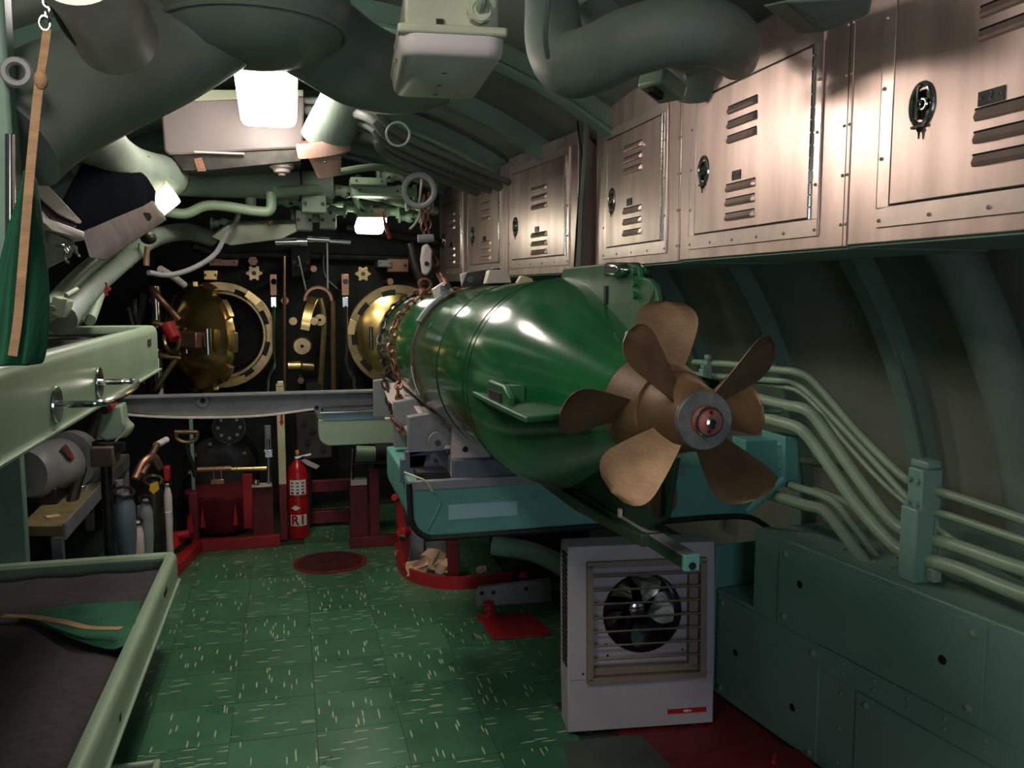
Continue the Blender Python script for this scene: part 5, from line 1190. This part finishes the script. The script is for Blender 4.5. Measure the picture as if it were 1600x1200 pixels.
# extinguisher
ec = P(465, 833, z=0); ec.y = 5.7
YE = ec.y
t = thing('fire_extinguisher', 'red fire extinguisher marked R1 standing by the cream and red post', 'fire extinguisher', ec)
er = (P(482, 760, y=YE).x - P(449, 760, y=YE).x) / 2
ex = (P(482, 760, y=YE).x + P(449, 760, y=YE).x) / 2
ez = lambda v: P(465, v, y=YE).z
MB().lathe([(0, er * .96), (.01, er), (ez(738), er), (ez(728), er * .8), (ez(721), er * .4), (ez(717), er * .3), (ez(716), 0)], (ex, YE, 0), (0, 0, 1), 32, cap=True).build('cylinder', EXTR, t)
def wrap(z0, z1, a0, a1, m, nm, d=.0012):
    return MB().arcbox((ex, YE, 0), (0, 0, 1), (1, 0, 0), er + .0002, er + d, z0, z1, math.radians(a0), math.radians(a1), 12).build(nm, m, t)
l1 = wrap(ez(770), ez(747), 222, 316, WHITE, 'instruction_label'); l2 = wrap(ez(818), ez(801), 222, 316, WHITE, 'number_label')
m_ = MB()
for i in range(4):
    for j in range(3):
        a = math.radians(238 + j * 29); p_ = V((ex + math.cos(a) * (er + .002), YE + math.sin(a) * (er + .002), ez(767) + i * .022)); m_.box(p_, (.018, .0015, .007 if i else .012), Matrix.Rotation(a + math.pi / 2, 3, 'Z'))
m_.build('print', GUN, l1, stuff=True)
def text(body, size, pos_, rotz, m, nm, parent, ext=.0008, tilt=math.pi / 2):
    cu = bpy.data.curves.new(nm, 'FONT'); cu.body = body; cu.size = size; cu.extrude = ext; cu.align_x = 'CENTER'; cu.align_y = 'CENTER'; cu.offset = size * .03
    tmp = bpy.data.objects.new('tmp', cu); COL.objects.link(tmp)
    dg = bpy.context.evaluated_depsgraph_get(); dg.update(); me = bpy.data.meshes.new_from_object(tmp.evaluated_get(dg)); bpy.data.objects.remove(tmp)
    R_ = Matrix.Translation(pos_) @ Matrix.Rotation(rotz, 4, 'Z') @ Matrix.Rotation(tilt, 4, 'X')
    mb = MB(R_); mb.add([v_.co for v_ in me.vertices], [tuple(p_.vertices) for p_ in me.polygons]); return mb.build(nm, m, parent)
for ch, aa in (('R', 250), ('1', 290)):
    a = math.radians(aa); text(ch, .085, V((ex + math.cos(a) * (er + .003), YE + math.sin(a) * (er + .003), (ez(818) + ez(801)) / 2)), a + math.pi / 2, RED, 'letter', l2)
MB().prism(ipts([(455, 794, YE - er - .001), (462, 790, YE - er - .001), (470, 794, YE - er - .001), (462, 798, YE - er - .001)]), (0, .003, 0)).build('diamond_mark', WHITE, t)
MB().torus((ex, YE, ez(773)), (0, 0, 1), er + .001, .003, n=32, m=6).build('strap_band', GUN, t)
m_ = MB(); m_.cyl((ex, YE, ez(718)), (ex, YE, ez(708)), .018); m_.build('valve_head', CHROME, t)
m_ = MB(); m_.prism(ipts([(460, 714, YE - .02), (486, 708, YE - .02), (486, 711, YE - .02), (462, 717, YE - .02)]), (0, .025, 0)); m_.build('lever', CHROME, t)
MB().tube([V((ex, YE, ez(714))), V((ex + er * .9, YE - .02, ez(716))), V((ex + er * 1.12, YE, ez(735))), V((ex + er * 1.1, YE, ez(790))), V((ex + er * 1.05, YE, ez(815)))], .011, n=8).build('hose', RUBBER, t)
MB().prism(ipts([(461, 704, YE - .03), (466, 702, YE - .03), (468, 709, YE - .03), (463, 711, YE - .03)]), (0, .003, 0)).build('yellow_tag', YEL, t, label='yellow seal tag')
MB().prism(ipts([(470, 719, YE - .03), (477, 717, YE - .03), (500, 728, YE - .03), (494, 733, YE - .03), (480, 727, YE - .03)]), (0, .003, 0)).build('paper_tag', PGREY, t, label='pale inspection tag')

# left red coaming
YF = 5.5
t = thing('hatch_coaming', 'red painted steel coaming below the open left tube', 'coaming', P(370, 858, z=0))
a0, a1 = P(300, 850, y=YF), P(438, 848, y=YF)
z0 = 0
MB().bb((a0.x, YF, 0), (a1.x, YF + .05, .07)).build('front_kerb', RED, t, .004)
MB().prism([V((a0.x - .0, YF, 0)), V((a0.x + .06, YF, 0)), V((a0.x - .02, YF - .45, 0)), V((a0.x - .1, YF - .45, 0))], (0, 0, .07)).build('side_kerb', RED, t, .004)
MB().bb(P(394, 762, y=YF + .05), V((P(426, 762, y=YF + .05).x, YF + .09, .06))).build('upright_panel', REDD, t, .004)
MB().bb(P(378, 742, y=YF + .25), V((P(394, 742, y=YF + .25).x, YF + .29, .06))).build('upright_panel', RED, t, .004)
MB().bb(P(294, 770, y=YF + .05), V((P(308, 770, y=YF + .05).x, YF + .12, .06))).build('upright_post', REDD, t, .004)
m_ = MB(); m_.prism(ipts([(293, 806, YF - .1), (300, 804, YF - .1), (303, 832, YF - .1), (270, 862, YF - .3), (268, 836, YF - .3), (292, 830, YF - .1)]), (.0, .05, 0)); m_.build('side_bracket', RED, t, .005)
MB().cyl(P(268, 838, y=YF - .2), P(296, 834, y=YF - .2), .025).build('bracket_roller', RED, t)
q = thing('lower_tube_door', 'dark round lower tube door inside the red coaming', 'tube door', P(345, 815, y=6.0))
MB().lathe([(-.02, 0), (-.03, .1), (-.02, .2), (0, .24), (.05, .25), (.3, .25)], P(345, 735, y=6.2), (0, 1, 0), 40).build('door', GUN, q)
mb = MB(); cc = P(345, 735, y=6.16)
for i in range(10): a = i * .628; mb.hexb(cc + V((math.cos(a) * .2, 0, math.sin(a) * .2)), (0, -1, 0), .014, .02)
mb.each('bolt', BRASSD, q)
q2 = thing('sump_drum', 'dark red rounded drum low inside the red coaming', 'drum', P(350, 830, y=5.95))
MB().lathe([(0, .15), (.08, .2), (.2, .22), (.24, .24), (.27, .24), (.27, .15)], V((P(350, 830, y=5.95).x, 5.95, .02)), (0, 0, 1), 36, cap=True).build('drum', REDD, q2)
for s in (-1, 1): MB().prism([V((cc.x + s * .1, 5.7, .1)), V((cc.x + s * .1 + .03, 5.7, .1)), V((cc.x + s * .1 + .015, 5.7, .24))], (0, .02, 0)).build('fin', RED, q2)
# brass shaft and D-handle across the frame
t = thing('brass_crank_shaft', 'horizontal brass shaft with clevis across the red coaming', 'shaft', P(360, 740, y=YF))
MB().cyl(P(308, 734, y=YF), P(362, 732, y=YF), .018).build('spring_section', COPPER, t); MB().cyl(P(362, 733, y=YF), P(418, 731, y=YF), .014).build('shaft', BRASS, t)
m_ = MB(); m_.bb(P(332, 734, y=YF - .03), P(336, 752, y=YF)); m_.bb(P(344, 734, y=YF - .03), P(348, 752, y=YF)); m_.box(P(340, 752, y=YF - .015), (.08, .04, .03)); m_.build('clevis', COPPER, t, .003)
t = thing('d_handle', 'copper D-shaped handle at the top of a dark lever', 'handle', P(290, 690, y=YF))
MB().tube(ipts([(276, 674, YF), (276, 685, YF), (291, 691, YF), (306, 686, YF), (308, 674, YF)]), .013, n=8).build('loop', BRASSD, t); MB().cyl(P(273, 675, y=YF), P(309, 675, y=YF), .013).build('bar', COPPER, t)
MB().tube(ipts([(291, 692, YF), (294, 710, YF), (302, 730, YF), (306, 745, YF)]), .016).build('lever', GUN, t)
t = thing('drain_valve_stand', 'chrome valve pipe standing on a small pale tray beside the red post', 'valve', P(415, 757, y=YF))
MB().cyl(P(418, 665, y=YF), P(419, 705, y=YF), .02).build('sleeve', GREY, t); MB().cyl(P(419, 686, y=YF - .01), P(420, 755, y=YF - .01), .012).build('pipe', CHROME, t)
m_ = MB(); m_.box(P(420, 708, y=YF), (.05, .05, .05)); m_.cyl(P(412, 704, y=YF - .01), P(426, 706, y=YF - .01), .015); m_.build('union', CHROME, t, .005)
MB().box(P(409, 758, y=YF), (.12, .08, .012)).build('tray', PGREY, t, .003); MB().lathe([(0, .025), (.02, .02), (.03, 0)], P(400, 755, y=YF), (0, 0, 1), 12).build('cap', BRASS, t)
solo('green_upright', MB().bb(P(295, 655, y=5.9), P(306, 768, y=5.93)), BENCH, 'narrow green upright strip behind the D-shaped handle', 'upright', bevel=.003)
t = thing('bolted_plate', 'dim brown plate with bolts between the tubes below the beam', 'plate', P(495, 690, y=6.1))
MB().bb(P(462, 645, y=6.1), V((P(520, 716, y=6.1).x, 6.63, P(520, 716, y=6.1).z))).build('plate', mat('brown_plate', (62, 54, 48), .5, vary=.3), t, .01)
m_ = MB()
for u, v in ((475, 660), (488, 672), (480, 690), (505, 700), (500, 655), (512, 675)): m_.hexb(P(u, v, y=6.095), (0, -1, 0), .02, .02)
m_.each('bolt', GUN, t)

# right red frame
t = thing('hatch_coaming', 'second red coaming, right of the extinguisher below the pale green pan', 'coaming', P(570, 835, z=0))
YG = 5.35
for u0, u1, v in ((546, 574, 755), (576, 592, 735)): MB().bb(P(u0, v, y=YG), V((P(u1, v, y=YG).x, YG + .05, .0))).build('upright_panel', REDD, t, .004)
MB().bb(V((P(546, 820, y=YG).x, YG - .02, 0)), V((P(622, 820, y=YG).x, YG + .03, .07))).build('front_kerb', REDD, t, .004)
MB().bb(P(486, 752, y=5.9), P(546, 764, y=5.95)).build('cross_rail', REDD, t, .004)
MB().bb(P(486, 800, y=5.9), P(546, 812, y=5.95)).build('cross_rail', REDD, t, .004)
MB().bb(P(548, 750, y=YG - .02), P(572, 754, y=YG + .05)).build('tray', PGREY, t, .002)
MB().tube(ipts([(552, 700, YG), (551, 725, YG), (551, 752, YG)]), .01, n=8, k=2).build('pipe', CHROME, t)
MB().cyl(P(552, 725, y=YG), P(608, 722, y=YG), .012).build('shaft', GUN, t)
t = thing('lagged_cross_pipe', 'pale olive horizontal pipe under the pale green pan', 'pipe', P(580, 712, y=5.8))
MB().cyl(P(556, 710, y=5.8), P(586, 711, y=5.8), .06).build('pipe', GREEN, t); MB().cyl(P(586, 712, y=5.8), P(630, 712, y=5.8), .09).build('dark_drum', BULK, t)

# deck hatch
hc = P(516, 879, z=0)
t = thing('deck_hatch', 'oval dark red flush hatch in the green tile floor', 'hatch', hc)
MB().lathe([(-.002, .215), (.004, .215), (.006, .205), (.006, 0)], hc, (0, 0, 1), 48).build('rim', REDD, t)
hc2 = MB().lathe([(.006, .19), (.008, .188), (.008, 0)], hc, (0, 0, 1), 48).build('lid', mat('hatch_dark', (70, 26, 26), .5, vary=.3, scale=10), t)
m_ = MB()
for i in range(3): m_.box(hc + V((-.05 + i * .05, 0, .009)), (.035, .008, .006))
m_.each('lid_grip', GUN, hc2)

# pedestal with curved red kerb
t = thing('support_pedestal', 'grey pedestal with red lever legs inside a curved red kerb', 'pedestal', V((.82, 4.75, 0)))
kc = V((.9, 4.9, 0))
pts = [P(620, 850, z=.06), P(622, 868, z=.06), P(632, 884, z=.06), P(655, 896, z=.06), P(700, 904, z=.06), P(750, 902, z=.06), P(770, 900, z=.06), P(830, 894, z=.06), P(880, 890, z=.06)]
for p_ in pts: p_.z = .035
MB().strip(pts, (0, 0, 1), .07, .018, k=4).build('curved_kerb', RED, t)
MB().bb(P(642, 790, y=4.9), V((P(662, 790, y=4.9).x, 4.98, 0))).build('grey_column', GREY, t, .005); MB().bb(P(664, 830, y=4.95), V((P(700, 830, y=4.95).x, 5.05, 0))).build('grey_column', GREY, t, .005)
m_ = MB(); m_.prism(ipts([(618, 778, 4.75), (628, 782, 4.75), (641, 850, 4.75), (636, 884, 4.75), (624, 880, 4.75), (622, 830, 4.75)]), (0, .04, 0)); m_.build('red_lever', RED, t, .005)
m_ = MB(); m_.cyl(P(616, 777, y=4.73), P(624, 780, y=4.78), .02); m_.cyl(P(626, 832, y=4.7), P(636, 832, y=4.75), .03); m_.each('lever_boss', RED, t, .003)
MB().cyl(P(626, 838, y=4.70), P(634, 840, y=4.69), .022).build('dark_roller', GUN, t)
MB().bb(P(700, 848, y=4.6), V((P(718, 848, y=4.6).x, 4.68, 0))).build('red_leg', REDD, t, .005)
rng = random.Random(3)
for k_, (u, v, s, l_) in enumerate(((652, 893, .05, 'crumpled cream paper leaning at the left inside the curved red kerb'), (676, 882, .07, 'largest crumpled cream paper inside the curved red kerb'), (695, 890, .05, 'crumpled cream paper at the right against the red leg'), (624, 866, .025, 'tiny paper scrap at the kerb end by the red lever'), (752, 892, .025, 'paper scrap right of the red leg'))):
    c = P(u, v, z=.05); rows = []
    for i in range(5):
        rows.append([c + V((s * (i - 2) * .55 + rng.uniform(-.2, .2) * s, rng.uniform(-.35, .35) * s, s * (j - 1.5) * .5 + rng.uniform(-.3, .3) * s + s * .35)) for j in range(4)])
    o = drape(rows, 'crumpled_paper', PAPER, l_, 'paper', th=.002, sub=0); o['group'] = 'papers in the red kerb'; o.data.shade_flat()
    for v_ in o.data.vertices:
        zz = v_.co.z + o.location.z
        if zz < .004: v_.co.z = .004 - o.location.z

# floor fittings in front
t = thing('deck_fitting', 'red bolted deck socket with red base plate left of the heater', 'deck fitting', P(775, 985, z=0))
MB().prism([P(744, 962, z=.002), P(782, 962, z=.002), P(828, 960, z=.002), P(860, 985, z=.002), P(860, 992, z=.002), P(770, 1000, z=.002)], (0, 0, .008)).build('base_plate', RED, t, .002)
c = P(764, 965, z=.01)
MB().lathe([(0, .034), (.012, .034), (.018, .024), (.03, .022), (.034, .03), (.045, .03), (.048, .022), (.06, .02), (.064, .027), (.078, .027), (.08, 0)], c, (0, 0, 1), 20, cap=True).build('bollard', RED, t)
t = thing('deck_bracket', 'grey drilled steel bar standing on edge behind the red deck socket', 'bracket', P(800, 940, z=0))
m_ = MB(); m_.prism(ipts([(745, 926, 4.0), (750, 918, 4.0), (860, 905, 4.0), (862, 940, 4.0), (745, 948, 4.0)]), (0, .03, 0)); br_ = m_.build('bar', GREY, t, .003)
m_ = MB()
for u, v in ((753, 927), (771, 926), (822, 920)): m_.cyl(P(u, v, y=3.999), P(u, v, y=3.996), .011)
m_.each('hole', DARK, br_)
# machinery in shadow behind the heater on the right
t = thing('reload_winch', 'dim green curved casing in shadow between pedestal and heater', 'machinery', V((1.2, 4.4, 0)))
MB().tube([P(770, 852, y=4.2), P(830, 862, y=4.1), P(880, 885, y=3.9), P(930, 920, y=3.7)], .05, n=14).build('casing', BENCH, t)
m_ = MB(); m_.bb((1.15, 4.4, 0.0), (1.6, 5.0, .42)); m_.build('body', GUN, t, .02)
MB().sph(P(818, 900, y=4.3), .03, n=8).build('red_cap', RED, t)
solo('white_side_panel', MB().prism([P(1132, 862, y=3.1), P(1172, 868, y=3.1), P(1176, 955, y=3.1), P(1132, 930, y=3.1)], (0, .02, 0)), TURQ, 'pale turquoise plate between heater and casing', 'panel', bevel=.003)
